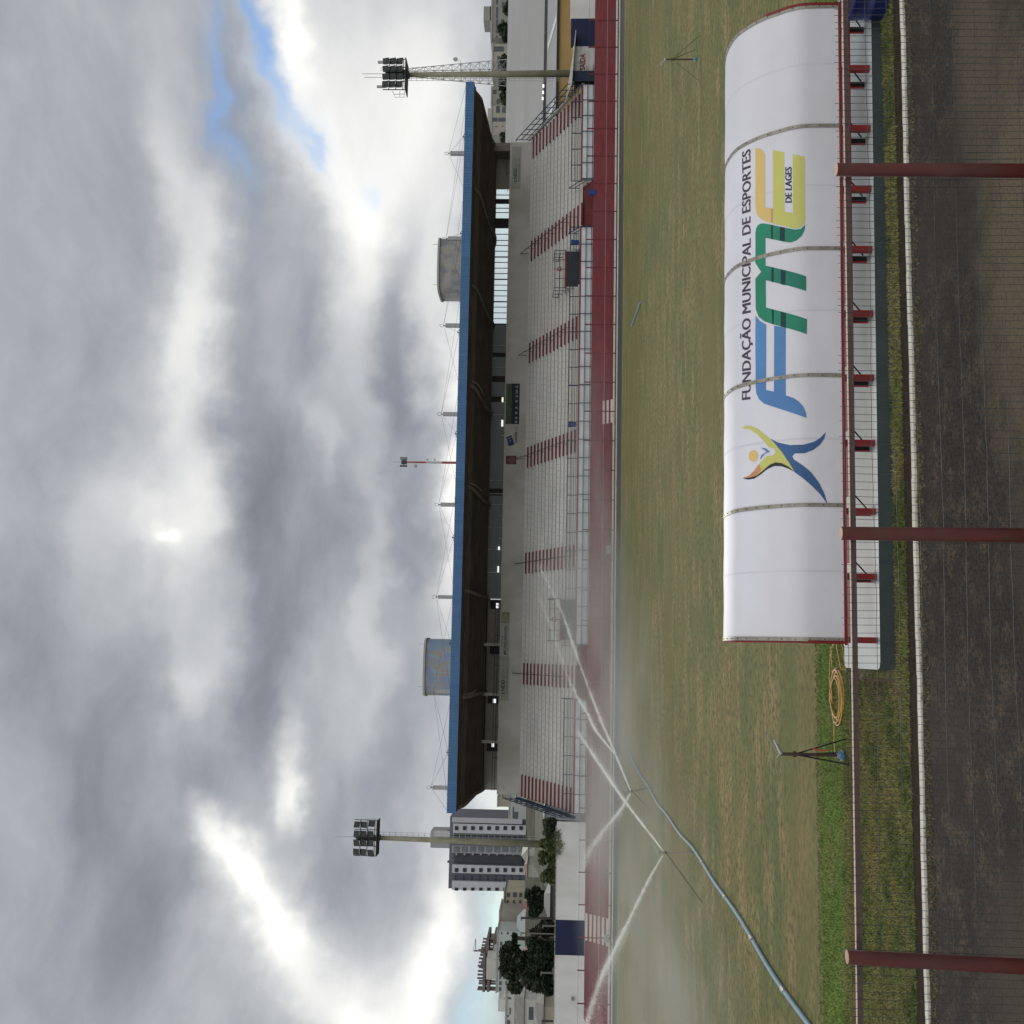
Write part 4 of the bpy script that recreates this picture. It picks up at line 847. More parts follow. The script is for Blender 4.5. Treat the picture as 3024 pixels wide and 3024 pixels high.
tile = mat('orange_tile', (.22, .115, .09), (.16, .085, .07), 1.2); gsheet = mat('grey_sheet', (.2, .21, .215), (.15, .155, .16), .5); sheet2 = mat('weathered_sheet', (.16, .155, .14), (.22, .21, .2), .8); hw = mat('house_white', (.5, .5, .49), (.42, .42, .4), .5)
house('grey roofed house with white gutter at the far left edge', z7(655, 1560, 960, 2150), 190, hw, sheet2, wins=[z7(875, 1700, 940, 1880)], ridge=.5)
house('lower house with dull sheet roof behind the left wall', z7(960, 1660, 1260, 2100), 150, mat('sand_render', (.36, .33, .26), (.29, .27, .22), .5), sheet2, ridge=.42)
house('small orange tiled roof beside the mid tree', z7(780, 180, 960, 400), 230, hw, tile, ridge=.75)
house('pinkish tiled house glimpsed through the big dark tree', z7(760, 920, 1000, 1180), 200, hw, tile, ridge=.5)
house('pale hangar roof between the two dark trees', z7(700, 400, 880, 700), 240, hw, mat('pale_sheet', (.33, .36, .36)), ridge=.7)
house('low grey shed with long white gutter behind the left wall', z7(1090, 60, 1290, 500), 130, mat('shed_wall', (.13, .13, .13)), mat('shed_roof', (.25, .25, .25)), ridge=.45, dep=8)
house('white gabled house right of the big hedge', z6(770, 1355, 960, 1590), 200, hw, mat('whitish_gable', (.42, .44, .38)), ridge=.5, gable=True)
house('pale house with orange eave below the apartment tower', z6(800, 1580, 1010, 1800), 190, mat('pale_wall2', (.35, .36, .34)), tile, ridge=.25)
house('pale blue corrugated shed beside the left end railing', z6(1060, 810, 1260, 1000), 118, mat('pale_blue_sheet', (.35, .40, .44), (.3, .35, .39), .6), mat('pale_blue_roof', (.42, .48, .52)), ridge=.2)
block('tan rooftop room seen past the left railing', *z6(440, 630, 900, 770), 330, mat('tan_render', (.3, .27, .22)), dep=8)
block('pale office block with blue grey balcony right of the apartment tower', *z6(605, 640, 900, 940), 320, mat('office_render', (.40, .42, .43)), [z6(645, 770, 665, 930), z6(665, 840, 725, 940), z6(690, 640, 725, 720)], 10)
g = MB(); X0, X1, z0_, z1_ = rect(*z6(835, 780, 960, 1240), 260); g.poly([(X0, 259.9, z0_), (X1, 259.9, z0_), (X1-6, 259.9, z1_-.4), ((X0+X1)/2, 259.9, z1_), (X0, 259.9, z1_-.2)]); g.box(X0, X1, 260, 263, z0_-3, z1_-1)
solo('dark_shed', g, mat('slope_dark', (.04, .042, .04), (.055, .055, .05), .6), 'dark open shed at the foot of the apartment tower', 'shed', (X0, 260, z0_-3))
g = MB(); X0, X1, z0_, z1_ = rect(*z6(940, 780, 1060, 1900), 170)
for i in range(14):
    a = X0+(X1-X0)*i/14; b = X0+(X1-X0)*(i+1)/14; g.quad((a, 140, 2.2), (b, 140, 2.2), (b, 185, z1_), (a, 185, z1_))
struct('grassy_slope', g, mat('slope_scrub', (.10, .095, .075), (.06, .07, .04), .4, c3=(.055, .065, .035), s3=.15))
TG = 'trees behind the left wall'
tree('huge dark round-crowned tree towering behind the left wall', *z7(460, 740, 1000, 1330), 125, leaf_a, 7500, .26, 14, seed=3, group=TG)
tree('dark lower tree mass filling the wall behind the navy panel', *z7(820, 640, 1290, 1180), 121, leaf_a, 6000, .26, 12, seed=4, group=TG, trunk=False)
tree('dark leaning tree at the left flank of the huge tree', *z7(780, 1080, 1290, 1600), 122, leaf_a, 6500, .26, 12, seed=5, group=TG)
tree('small dark tree peeking above the left flank', *z7(580, 1250, 800, 1500), 128, leaf_c, 1800, .24, 7, seed=6, group=TG)
tree('dark oval tree between the tower and the huge tree', *z7(790, -40, 1130, 420), 140, leaf_a, 5200, .26, 11, seed=7, group=TG)
tree('brownish low bush between the oval tree and the huge tree', *z7(900, 420, 1270, 720), 124, mat('brown_leaf', (.06, .055, .035), (.035, .04, .025), 2.0), 3000, .24, 9, seed=9, group=TG, trunk=False)
tree('thin shrub beside the pole above the navy panel', *z7(620, 640, 720, 800), 135, leaf_a, 900, .22, 6, seed=8, group=TG)
HG = 'hedge clumps over the left wall'
for i, (a, b, lab) in enumerate(((930, 1180, 'first clump of the hedge, nearest the left end railing'), (1120, 1420, 'hedge clump growing round the foot of the left floodlight pole'), (1330, 1640, 'brighter hedge clump left of the floodlight pole'), (1560, 1880, 'last hedge clump thinning out toward the dark trees'))):
    tree(lab, *z6(1015+(30 if i != 2 else 0), a, 1300, b), 103, leaf_b if i != 0 else leaf_c, 3800, .16, 9, 'hedge_clump', 'shrub', dep=2.0, seed=50+i, trunk=False, group=HG)
g = MB(); rn = random.Random(5)
for (xq, yq) in ((1310, 1240), (1330, 1310), (1300, 1160), (1310, 1400)):
    c = at(*z6(xq, yq, 0, 0)[:2], 99.4)
    for k in range(70):
        p = Vector((c.x+rn.gauss(0, .22), 99.38+rn.uniform(-.05, .05), c.z+rn.gauss(.12, .18))); s = .09; a_ = Vector((rn.gauss(0, 1), rn.gauss(0, .4), rn.gauss(0, 1))).normalized()*s; b_ = Vector((-a_.z, 0, a_.x))*.4; g.quad(p-a_, p-b_, p+a_, p+b_)
solo('hanging_sprigs', g, leaf_b, 'leafy sprigs hanging over the top of the left wall below the hedge', 'plant', (at(1650, 2480, 99.4).x, 99.4, 4.5))
PG = 'poles behind the left wall'
for (xt, yq, xb, lab, wd) in ((1045, 1200, 1240, 'pale stub pole in front of the big dark trees', .09), (1060, 1890, 1240, 'dark slanted stub pole near the far left edge', .1), (1070, 530, 1250, 'grey concrete stub pole just beside the navy panel', .1), (760, 635, 850, 'short dark pole above the pale hangar roof', .07), (765, 420, 1290, 'tall dark utility pole between the trees', .1)):
    Yp = 112; a = at(*z7(xt, yq, 0, 0)[:2], Yp); b = at(*z7(xb, yq, 0, 0)[:2], Yp); g = MB(); g.tube([(b.x, Yp, 2.1), (a.x, Yp, a.z)], wd, 6); g.box(a.x-.25, a.x+.12, Yp-.05, Yp+.05, a.z-.1, a.z)
    solo('utility_pole', g, mat('pole_grey', (.17, .165, .15)) if 'pale' in lab or 'grey' in lab else mat('pole_dark', (.05, .045, .045)), lab, 'pole', (b.x, Yp, 2.1), PG)
q = at(1691, 2950, 99.4); g = MB(); g.box(q.x-.12, q.x+.14, 99.3, 99.5, q.z-.12, q.z+.12); solo('junction_box', g, mat('junction_grey', (.25, .25, .23)), 'small grey junction box fixed to the left boundary wall', 'box', (q.x, 99.4, q.z))
# ================================================================== IRRIGATION
PX = -6.98
def pipe_pts(): return [(PX+.10*sin(y*.21)+.05*sin(y*.67), y, .09) for y in [22.2+i*.9 for i in range(54)]]
root = thing('irrigation_pipe', 'long pale blue irrigation pipe lying across the pitch towards the stand', 'pipe', (PX, 22, 0))
g = MB(); pts = [(PX, 18.5, .09), (PX, 20.5, .09)]+pipe_pts(); pts = [p for p in pts if p[1] < 71]+[(PX+.4, 72.3, .09), (PX+.15, 74.2, .1)]; g.tube([(p[0], p[1], .055) for p in pts], .054, 8); mesh('pipe_run', g, water_blue, root, smooth=True)
for y in (24.8, 28.6, 32.9, 37.8, 43.6, 47.6, 52.5, 62.5, 68.0):
    g = MB(); x = PX+.10*sin(y*.21)+.05*sin(y*.67); g.tube([(x, y-.14, .06), (x, y+.14, .06)], .068, 8); mesh('coupling', g, galv, root)
def sprinkler(x, y, h, lab, active, legs, headang, near=False, rot=0.0, valve=True, legm=None):
    root = thing('sprinkler', lab, 'sprinkler', (x, y, 0), 'tripod sprinklers')
    r = .026 if near else .03
    g = MB(); g.tube([(x, y, .15), (x, y, h)], r*1.15, 8); mesh('riser', g, rust_m if not active else mat('riser_pale', (.33, .31, .25)), root)
    for lx, ly in legs:
        g = MB(); g.tube([(x, y, h*.80), (x+lx, y+ly, 0)], .013 if near else .018, 6); mesh('leg', g, legm or (black_m if near else rust_m), root)
    g = MB(); g.tube([(x, y, h*.78), (x, y, h*.83)], .045, 8); p = [Vector((x+.05*cos(t*pi/4), y, h*.80+.04*sin(t*pi/4))) for t in range(9)]; g.tube(p, .01, 4); mesh('collar', g, rust_m, root)
    ca, sa = cos(headang), sin(headang)
    g = MB(); d = Vector((ca, 0, .5)).normalized(); o_ = Vector((x, y, h)); g.tube([o_, o_+d*.06, o_+d*.27], [.035, .03, .018], 8); g.tube([o_+Vector((0, 0, .02)), o_-d*.08+Vector((0, 0, .1))], .025, 6); mesh('nozzle', g, alu_m, root)
    g = MB(); g.tube([o_+d*.02+Vector((0, 0, .06)), o_+d*.36+Vector((0, 0, .09)), o_+d*.38+Vector((.02, 0, .02))], .008, 5); mesh('hammer_arm', g, alu_m, root)
    if valve:
        g = MB(); g.lathe((x, y, 0), [(.045, .03), (.062, .07), (.068, .11), (.052, .16), (.035, .18)], 14); g.tube([(x-.09, y, .09), (x+.09, y-.03, .08)], .036, 8); mesh('base_coupling', g, blue_valve, root, smooth=True)
    return root
sprinkler(-1.70, 19.5, 1.12, 'idle tripod sprinkler with blue base coupling on the near grass', False, ((.30, -.12), (-.14, -.22), (.02, .26)), .2, True)
for o in kids([o for o in bpy.data.objects if o.name.startswith('sprinkler')][0]):
    pass
g = MB(); g.tube([(-1.61, 19.4, .52), (-1.60, 19.4, .60)], .02, 6); g.box(-1.63, -1.60, 19.38, 19.42, .34, .52); solo('tag', g, mat('orange_tag', (.4, .12, .07)), 'small orange tag tied to the leg of the near tripod sprinkler', 'tag', (-1.61, 19.4, .34))
sprinkler(22.0, 39.1, 1.2, 'idle tripod sprinkler with spread legs far out on the right of the pitch', False, ((.75, -.3), (-.95, -.2), (.9, .9)), 2.2, True, valve=True, legm=mat('dull_brown_leg', (.13, .10, .06)))
sprinkler(-7.03, 57.4, 1.25, 'working sprinkler on the blue pipe nearest the stand', True, ((-.9, -1.2), (.1, .9)), .6, valve=False)
sprinkler(-6.95, 39.9, 1.3, 'working sprinkler on the blue pipe nearer the camera', True, ((-1.3, -1.6), (-.1, .8)), .5, valve=False)
a, b = gp(1868, 962), gp(1893, 893); g = MB(); g.tube([(a.x, a.y, .05), (b.x, b.y, .05)], .06, 6); solo('loose_pipe', g, water_blue, 'short loose blue pipe lying alone in the middle of the pitch', 'pipe', (a.x, a.y, 0))
# coiled hose
g = MB(); pts = []; cx, cy = -.72, 19.95
for i in range(150):
    t = i/150*2*pi*6; f = i/150; rx = .50-.16*sin(f*9)*.3-.12*f; ry = .42-.1*f; pts.append((cx+rx*cos(t)+.03*sin(t*2.3), cy+ry*sin(t)+.03*cos(t*1.7), .02+.012*(i/25)))
tail = [(cx+.35, cy+.35, .03), (cx+.75, cy+.45, .02), (cx+1.05, cy+.2, .02), (cx+1.0, cy-.25, .02), (cx+.45, cy-.55, .02)]
tail2 = [(cx-.2, cy+.35, .04), (cx-.5, cy+.30, .03), (cx-.8, cy+.35, .02), (cx-1.1, cy+.28, .02)]
g.tube(pts, .012, 6); g.tube(tail, .012, 6); g.tube(tail2, .012, 6); g.tube([(cx-.3, cy+.4, .03), (cx+.3, cy+.62, .02), (cx+.85, cy+.5, .02), (cx+.95, cy+.1, .02), (cx+.5, cy-.3, .05)], .012, 6)
solo('garden_hose', g, hose_m, 'coiled orange-yellow hose on the grass beside the shelter', 'hose', (cx, cy, 0), smooth=True)
# ================================================================== WATER
spray_m = bpy.data.materials.new('water_droplets'); spray_m.use_nodes = True; b = spray_m.node_tree.nodes['Principled BSDF']
b.inputs['Base Color'].default_value = (.97, .98, .98, 1); b.inputs['Roughness'].default_value = .5; b.inputs['Transmission Weight'].default_value = 0
b.inputs['Subsurface Weight'].default_value = 0
def jet(pts, n, r0, r1, size, seed, fade=1.0, start=.0):
    rn = random.Random(seed); vs = [Vector(p) for p in pts]
    def cr_(t):
        m = len(vs)-1; f = t*m; i = min(int(f), m-1); u = f-i; p0 = vs[max(i-1, 0)]; p1 = vs[i]; p2 = vs[i+1]; p3 = vs[min(i+2, m)]
        return .5*((2*p1)+(p2-p0)*u+(2*p0-5*p1+4*p2-p3)*u*u+(3*p1-p0-3*p2+p3)*u**3)
    g = MB()
    for k in range(n):
        t = start+(1-start)*rn.random()**1.15
        if rn.random() > 1-fade*t**2.2: continue
        cl_ = .5+.3*sin(t*83+3*sin(t*29+seed))+.2*sin(t*191+seed*2)      # the jet leaves the nozzle in pulses
        if rn.random() > .25+.75*cl_: continue
        w = (r0+(r1-r0)*t)*(.75+.5*cl_); c = cr_(t); core = rn.random() < .6
        o_ = Vector((rn.gauss(0, 1), rn.gauss(0, 1), rn.gauss(0, 1)))*w*(.26 if core else .7); o_.z -= 0 if core else abs(rn.gauss(0, 1))*w*1.1*t
        s = size*rn.uniform(.5, 1.3); p = c+o_; i = len(g.v)
        a_ = Vector((rn.gauss(0, 1), rn.gauss(0, 1), rn.gauss(0, 1))).normalized()*s; b_ = a_.cross(Vector((rn.gauss(0, 1), rn.gauss(0, 1), rn.gauss(0, 1)))).normalized()*s
        c_ = a_.cross(b_).normalized()*s; g.v += [p+a_, p+b_, p-a_*.5-b_*.5, p+c_]
        for f in ((0, 1, 2), (0, 3, 1), (1, 3, 2), (2, 3, 0)): g.f.append((i+f[0], i+f[1], i+f[2])); g.mi.append(0)
    return g
def P(x, y, Y): return at(x, y, Y)
jets = [
 ('water_jet', [P(1861, 2332, 57.4), P(1804, 2195, 62), P(1762, 2096, 66), P(1696, 1917, 73), P(1655, 1798, 78), P(1588, 1665, 84)], 46000, .02, .30, .013, 1, .8),
 ('water_jet', [P(1815, 2225, 61), P(1762, 2161, 63), P(1733, 2104, 65), P(1683, 2013, 69), P(1622, 1839, 76), P(1590, 1760, 80)], 20000, .03, .34, .013, 2, .85),
 ('water_jet', [P(1861, 2345, 57.4), P(1830, 2395, 55), P(1779, 2458, 52), P(1740, 2515, 50), P(1729, 2560, 48)], 19000, .02, .42, .012, 3, .95),
 ('water_jet', [P(1958, 2512, 39.9), P(1845, 2366, 45), P(1779, 2270, 50), P(1733, 2200, 54), P(1705, 2160, 58)], 28000, .009, .24, .010, 4, .85),
 ('water_jet', [P(1958, 2525, 39.9), P(1915, 2600, 37), P(1850, 2733, 33), P(1812, 2812, 31), P(1770, 2903, 29), P(1728, 3040, 26.5)], 58000, .008, .17, .0068, 5, .2)]
for nm, pts, n, r0, r1, sz, sd_, fd in jets: setp(mesh(nm, jet(pts, n, r0, r1, sz, sd_, fd), spray_m), kind='stuff')
def mist(loc, scale, dens, seed, rot=0.0, sc=.12):
    g = MB(); ico = bmesh.new(); bmesh.ops.create_icosphere(ico, subdivisions=3, radius=1)
    ico.verts.ensure_lookup_table(); g.v = [v.co.copy() for v in ico.verts]; g.f = [tuple(v.index for v in f.verts) for f in ico.faces]; g.mi = [0]*len(g.f); ico.free()
    m = bpy.data.materials.new('mist_air'); m.use_nodes = True; t = m.node_tree; t.nodes.remove(t.nodes['Principled BSDF']); pv = t.nodes.new('ShaderNodeVolumePrincipled')
    pv.inputs['Color'].default_value = (.97, .97, .92, 1); pv.inputs['Anisotropy'].default_value = .2; t.links.new(pv.outputs[0], t.nodes['Material Output'].inputs['Volume'])
    tn = t.nodes.new('ShaderNodeTexCoord'); ln = t.nodes.new('ShaderNodeVectorMath'); ln.operation = 'LENGTH'; t.links.new(tn.outputs['Object'], ln.inputs[0])
    mr = t.nodes.new('ShaderNodeMapRange'); mr.interpolation_type = 'SMOOTHSTEP'; mr.inputs[1].default_value = 1.0; mr.inputs[2].default_value = .15; mr.inputs[3].default_value = 0; mr.inputs[4].default_value = dens; t.links.new(ln.outputs['Value'], mr.inputs[0])
    no = t.nodes.new('ShaderNodeTexNoise'); no.inputs['Scale'].default_value = 2.6; no.inputs['Detail'].default_value = 3; mpg = t.nodes.new('ShaderNodeMapping'); mpg.inputs['Location'].default_value = (seed, seed*.7, 0); t.links.new(tn.outputs['Object'], mpg.inputs[0]); t.links.new(mpg.outputs[0], no.inputs['Vector'])
    nr = t.nodes.new('ShaderNodeMapRange'); nr.inputs[1].default_value = .38; nr.inputs[2].default_value = .62; nr.inputs[3].default_value = .15; nr.inputs[4].default_value = 1.3; t.links.new(no.outputs['Fac'], nr.inputs[0])
    mu = t.nodes.new('ShaderNodeMath'); mu.operation = 'MULTIPLY'; t.links.new(mr.outputs[0], mu.inputs[0]); t.links.new(nr.outputs[0], mu.inputs[1]); t.links.new(mu.outputs[0], pv.inputs['Density'])
    m.cycles.volume_step_rate = 1.5
    o = mesh('mist', g, m); o.location = loc; o.scale = scale; o.rotation_euler = (0, 0, rot); setp(o, kind='stuff')
mist((-2, 78, 1.9), (19, 17, 4.2), .052, 1)
mist((-9, 58, 1.3), (15, 19, 3.0), .048, 2, .2)
mist((12, 90, 2.2), (18, 7, 3.2), .060, 3)
mist((2.5, 84, 4.4), (9, 8, 3.4), .070, 4, .3)
mist((-13, 90, 1.3), (7, 7, 2.4), .075, 5)
mist((-12, 38, .8), (9, 15, 1.9), .060, 6)
# ================================================================== TEAM SHELTER (dugout)
PF = [(16.72, .70), (16.715, .96), (16.73, 1.27), (16.80, 1.47), (16.93, 1.66), (17.07, 1.84), (17.27, 2.02), (17.53, 2.18), (17.81, 2.255), (18.13, 2.285), (18.45, 2.26)]
def smooth_prof():
    out = []
    for i in range(len(PF)-1):
        p0 = PF[max(i-1, 0)]; p1 = PF[i]; p2 = PF[i+1]; p3 = PF[min(i+2, len(PF)-1)]
        for s in range(5):
            u = s/5; out.append(tuple(.5*((2*p1[k])+(p2[k]-p0[k])*u+(2*p0[k]-5*p1[k]+4*p2[k]-p3[k])*u*u+(3*p1[k]-p0[k]-3*p2[k]+p3[k])*u**3) for k in (0, 1)))
    out.append(PF[-1]); return out
PR = smooth_prof(); KT = .0070; SX0, SX1 = .21, 10.32
ARC = [0.0]
for i in range(1, len(PR)): ARC.append(ARC[-1]+sqrt((PR[i][0]-PR[i-1][0])**2+(PR[i][1]-PR[i-1][1])**2))
def tz(x): return -KT*(x-SX0)
def shp(x, s, off=0.0):
    s = min(max(s, 0), ARC[-1]-1e-6); i = 0
    while ARC[i+1] < s: i += 1
    u = (s-ARC[i])/(ARC[i+1]-ARC[i]); a, b = PR[i], PR[i+1]; dy, dz = b[0]-a[0], b[1]-a[1]; l = sqrt(dy*dy+dz*dz)
    return Vector((x, a[0]+dy*u-dz/l*off, a[1]+dz*u+dy/l*off+tz(x)))
def shray(px, py):
    """where a line of sight to the printed banner meets the real curved shell -> (X, s)"""
    d = ray(px, py); cz = CAM.z+KT*(CAM.x-SX0); dz = d.z+KT*d.x; best = None
    for i in range(len(PR)-1):
        a, b = PR[i], PR[i+1]; ey, ez = b[0]-a[0], b[1]-a[1]; den = d.y*ez-dz*ey
        if abs(den) < 1e-12: continue
        t = ((a[0]-CAM.y)*ez-(a[1]-cz)*ey)/den; u = ((CAM.y+t*d.y-a[0])*ey+(cz+t*dz-a[1])*ez)/(ey*ey+ez*ez)
        if -1e-6 <= u <= 1.000001 and (best is None or t < best[0]): best = (t, CAM.x+t*d.x, ARC[i]+u*(ARC[i+1]-ARC[i]))
    return (best[1], best[2]) if best else (0, 0)
sh = thing('team_shelter', 'curved white team shelter with FME banner print beside the near touchline', 'dugout', (5.2, 17, .2))
g = MB(); nx = 40
for off, flip in ((0, 0), (-.012, 1)):
    n0 = len(g.v); m_ = len(PR)
    for i in range(nx+1):
        x = SX0+(SX1-SX0)*i/nx
        for s in ARC: g.v.append(shp(x, s, off+.004*sin(x*6.0)*sin(s*3)))
    for i in range(nx):
        for j in range(m_-1):
            f = (n0+i*m_+j, n0+(i+1)*m_+j, n0+(i+1)*m_+j+1, n0+i*m_+j+1); g.f.append(f if not flip else f[::-1]); g.mi.append(0)
mesh('roof_shell', g, shell_m, sh, smooth=True)
RX = [SX0+.02, 2.25, 4.26, 6.28, 8.29, SX1-.02]
for k, x in enumerate(RX):
    g = MB(); w = .030
    for i in range(len(ARC)-1):
        a, b = ARC[i], ARC[i+1]; q = [shp(x-w, a, .012), shp(x+w, a, .012), shp(x+w, b, .012), shp(x-w, b, .012)]; g.quad(*q)
        for xx, fl in ((x-w, 0), (x+w, 1)):
            r_ = [shp(xx, a, -.002), shp(xx, a, .012), shp(xx, b, .012), shp(xx, b, -.002)]; g.quad(*(r_ if fl else r_[::-1]))
    rb = mesh('rib_strap', g, strap_m, sh)
    s = .12; g = MB()
    while s < ARC[-1]-.05:
        c = shp(x, s, .013); n_ = (shp(x, s, .03)-c).normalized(); g.tube([c-n_*.01, c+n_*.008], .009, 6); s += .21
    mesh('bolts', g, bolt_m, rb)
    if k in (0, 5):
        g = MB(); xo = x+(.040 if k else -.040)
        lim = .52 if k == 0 else 1.15
        for i in range(len(ARC)-1):
            if ARC[i] < lim: g.quad(shp(xo-.024, ARC[i], .016), shp(xo+.024, ARC[i], .016), shp(xo+.024, ARC[i+1], .016), shp(xo-.024, ARC[i+1], .016))
        g.tube([shp(xo, s_, -.02) for s_ in ARC], .022, 6); mesh('end_hoop', g, shel_red, sh)
for x in [SX0+1.04+2.02*k for k in range(5)]:
    g = MB()
    for i in range(len(ARC)-1): g.quad(*[shp(a_, b_, .0018+.004*sin(a_*6.0)*sin(b_*3)) for a_, b_ in ((x-.016, ARC[i]), (x+.016, ARC[i]), (x+.016, ARC[i+1]), (x-.016, ARC[i+1]))])
    mesh('hoop_show_through', g, mat('hoop_through_tint', (.62, .62, .69), (.59, .59, .65), 3, rough=.5, spec=.2), sh)  # darker strip paints the support hoop showing through the panel
g = MB(); zb = .70
g.prism([(16.69, zb-.01), (16.76, zb-.01), (16.76, zb+.035), (16.69, zb+.035)], SX0-.06, SX1+.04)
g.prism([(16.69, zb-.145), (16.75, zb-.145), (16.75, zb-.105), (16.69, zb-.105)], SX0-.04, SX1+.04)
for v in g.v: v.z += tz(v.x)
mesh('lower_beam', g, shel_red, sh)
g = MB()
for a, b in zip([SX0+.0]+[SX0+.1+i*1.02 for i in range(1, 9)], [SX0+i*1.02 for i in range(1, 10)]): 
    g.prism([(16.80, zb-.09), (17.25, zb-.06), (17.25, zb-.04), (16.80, zb-.07)], a+.06, b-.02)
for v in g.v: v.z += tz(v.x)
mesh('bench_slats', g, shel_pink, sh)
ly = [130, 243, 357, 471, 592, 713, 836, 965, 1088, 1208]
for k, y in enumerate(ly):
    x = at(2560, y*1.5652, 16.72).x; g = MB(); g.box(x-.045, x+.045, 16.68, 16.77, .235+tz(x), .68+tz(x)); mesh('leg', g, shel_red, sh)
stub = [(2545, 74), (2545, 244), (2545, 417), (2547, 592), (2550, 768), (2552, 948), (2555, 1136), (2560, 1326), (2562, 1516), (2565, 1712)]
for k, (xx, yy_) in enumerate(stub):
    q = gp(xx, yy_, .25); g = MB(); g.box(q.x-.035, q.x+.05, 17.0, 17.04, .24+tz(q.x), .60+tz(q.x)); o = mesh('bench_leg', g, black_m, sh)
    g = MB(); g.box(q.x-.052, q.x-.035, 17.0, 17.03, .25+tz(q.x), .60+tz(q.x)); mesh('leg_edge', g, mat('leg_edge_red', (.4, .05, .05)), o)
    g = MB(); g.tube([(q.x+.28, 16.85, .55+tz(q.x)), (q.x+.07, 17.02, .30+tz(q.x))], .012, 5); mesh('brace', g, black_m, sh)
# printed banner graphics
def shell_mesh(name, pts2, faces, m_, off):
    bm = bmesh.new(); vs = [bm.verts.new((p[0], p[1], 0)) for p in pts2]
    for f in faces:
        try: bm.faces.new([vs[i] for i in f])
        except ValueError: pass
    if len(faces) == 1 and len(faces[0]) > 4: bmesh.ops.triangulate(bm, faces=bm.faces[:])
    s0, s1 = min(p[1] for p in pts2), max(p[1] for p in pts2)
    for s in ARC:
        if s0 < s < s1: bmesh.ops.bisect_plane(bm, geom=bm.verts[:]+bm.edges[:]+bm.faces[:], plane_co=(0, s, 0), plane_no=(0, 1, 0))
    x0, x1 = min(p[0] for p in pts2), max(p[0] for p in pts2)
    for i in range(nx+1):
        x = SX0+(SX1-SX0)*i/nx
        if x0 < x < x1: bmesh.ops.bisect_plane(bm, geom=bm.verts[:]+bm.edges[:]+bm.faces[:], plane_co=(x, 0, 0), plane_no=(1, 0, 0))
    bm.verts.index_update(); g = MB()
    for v in bm.verts: g.v.append(shp(v.co.x, v.co.y, off+.004*sin(v.co.x*6.0)*sin(v.co.y*3)))
    for f in bm.faces:
        ids = [v.index for v in f.verts]
        if f.normal.z < 0: ids = ids[::-1]
        g.f.append(tuple(ids)); g.mi.append(0)
    bm.free(); return mesh(name, g, m_, sh)
def Az(p): return (2170+p[0]*.2588, 350+p[1]*.2588)
def Bz(p): return (2170+p[0]*.3881, 750+p[1]*.3881)
def pr_(name, pts, m_, off=.004):
    q = [shray(*p) for p in pts]; return shell_mesh(name, q, [tuple(range(len(q)))], m_, off)
E1 = [(235,340),(275,342),(315,365),(340,400),(346,430),(347,1015),(432,1030),(432,1192),(340,1170),(290,1140),(258,1100),(240,1040),(235,960)]
E2 = [(435,362),(565,385),(567,1065),(662,1080),(662,410),(797,440),(802,1150),(790,1210),(745,1243),(690,1258),(435,1198)]
pr_('letter_e_top', [Az(p) for p in E1], p_ora); pr_('letter_e', [Az(p) for p in E2], p_yel); pr_('letter_e_line', [Az(p) for p in ((414,1028),(432,1030),(432,1192),(414,1188))], mat('print_salmon', (.62, .33, .16)), .005)
Mp = [Az(p) for p in ((235,1310),(243,1255),(262,1220),(290,1202),(330,1197),(415,1213),(570,1246),(690,1270),(755,1260),(802,1215),(798,1270),(765,1340),(705,1392),(640,1416),(590,1411),(350,1362),(352,1680))]
Mp += [Bz(p) for p in ((543,170),(543,283),(237,200),(237,408),(550,497),(548,610),(290,535),(225,512),(182,478),(162,430),(158,400),(158,190),(202,137),(158,70))]
pr_('letter_m', Mp, p_green)
for q in (((415,1213),(435,1218),(435,1378),(415,1374)), ((515,1235),(572,1247),(572,1406),(515,1394))): pr_('letter_m_band', [Az(p) for p in q], p_dark, .006)
for q in (((280,101),(296,104),(296,216),(280,211)), ((350,119),(387,128),(385,238),(350,230)), ((282,422),(298,427),(296,536),(286,533)), ((350,441),(390,452),(390,562),(350,552))): pr_('letter_m_band', [Bz(p) for p in q], p_dark, .006)
pr_('letter_f', [Bz(p) for p in ((158,468),(190,508),(240,540),(238,1035),(298,1048),(300,547),(388,562),(388,1078),(440,1093),(485,1120),(520,1160),(543,1210),(545,1248),(225,1140),(185,1105),(165,1060),(158,1000))], p_blue)
YB = [(48,1325),(85,1307),(125,1308),(175,1330),(235,1378),(295,1430),(360,1510),(420,1600),(455,1658),(410,1618),(360,1592),(310,1585),(265,1605),(215,1648),(165,1688),(115,1702),(62,1706),(110,1688),(150,1650),(185,1600),(215,1565),(245,1535),(285,1537),(312,1510),(300,1478),(265,1475),(225,1430),(170,1370),(110,1332)]
pr_('figure_arms', [Bz(p) for p in YB], p_yel)
pr_('figure_arm_tip', [Bz(p) for p in ((62,1706),(110,1688),(150,1650),(185,1600),(205,1640),(165,1686),(115,1702))], mat('print_orange', (.62, .30, .16)), .006)
pr_('figure_shadow', [Bz(p) for p in ((62,1707),(115,1703),(165,1689),(215,1649),(265,1606),(310,1586),(360,1593),(410,1619),(455,1658),(400,1630),(350,1614),(300,1614),(250,1637),(200,1677),(150,1710),(100,1717))], p_blk, .005)
pr_('figure_head', [Bz((142+36*cos(t*pi/10), 1537+44*sin(t*pi/10))) for t in range(20)], p_ora)
pr_('figure_collar', [Bz(p) for p in ((198,1473),(235,1480),(270,1505),(230,1520),(200,1560),(193,1560),(205,1530),(245,1505),(215,1485))], p_blue, .006)
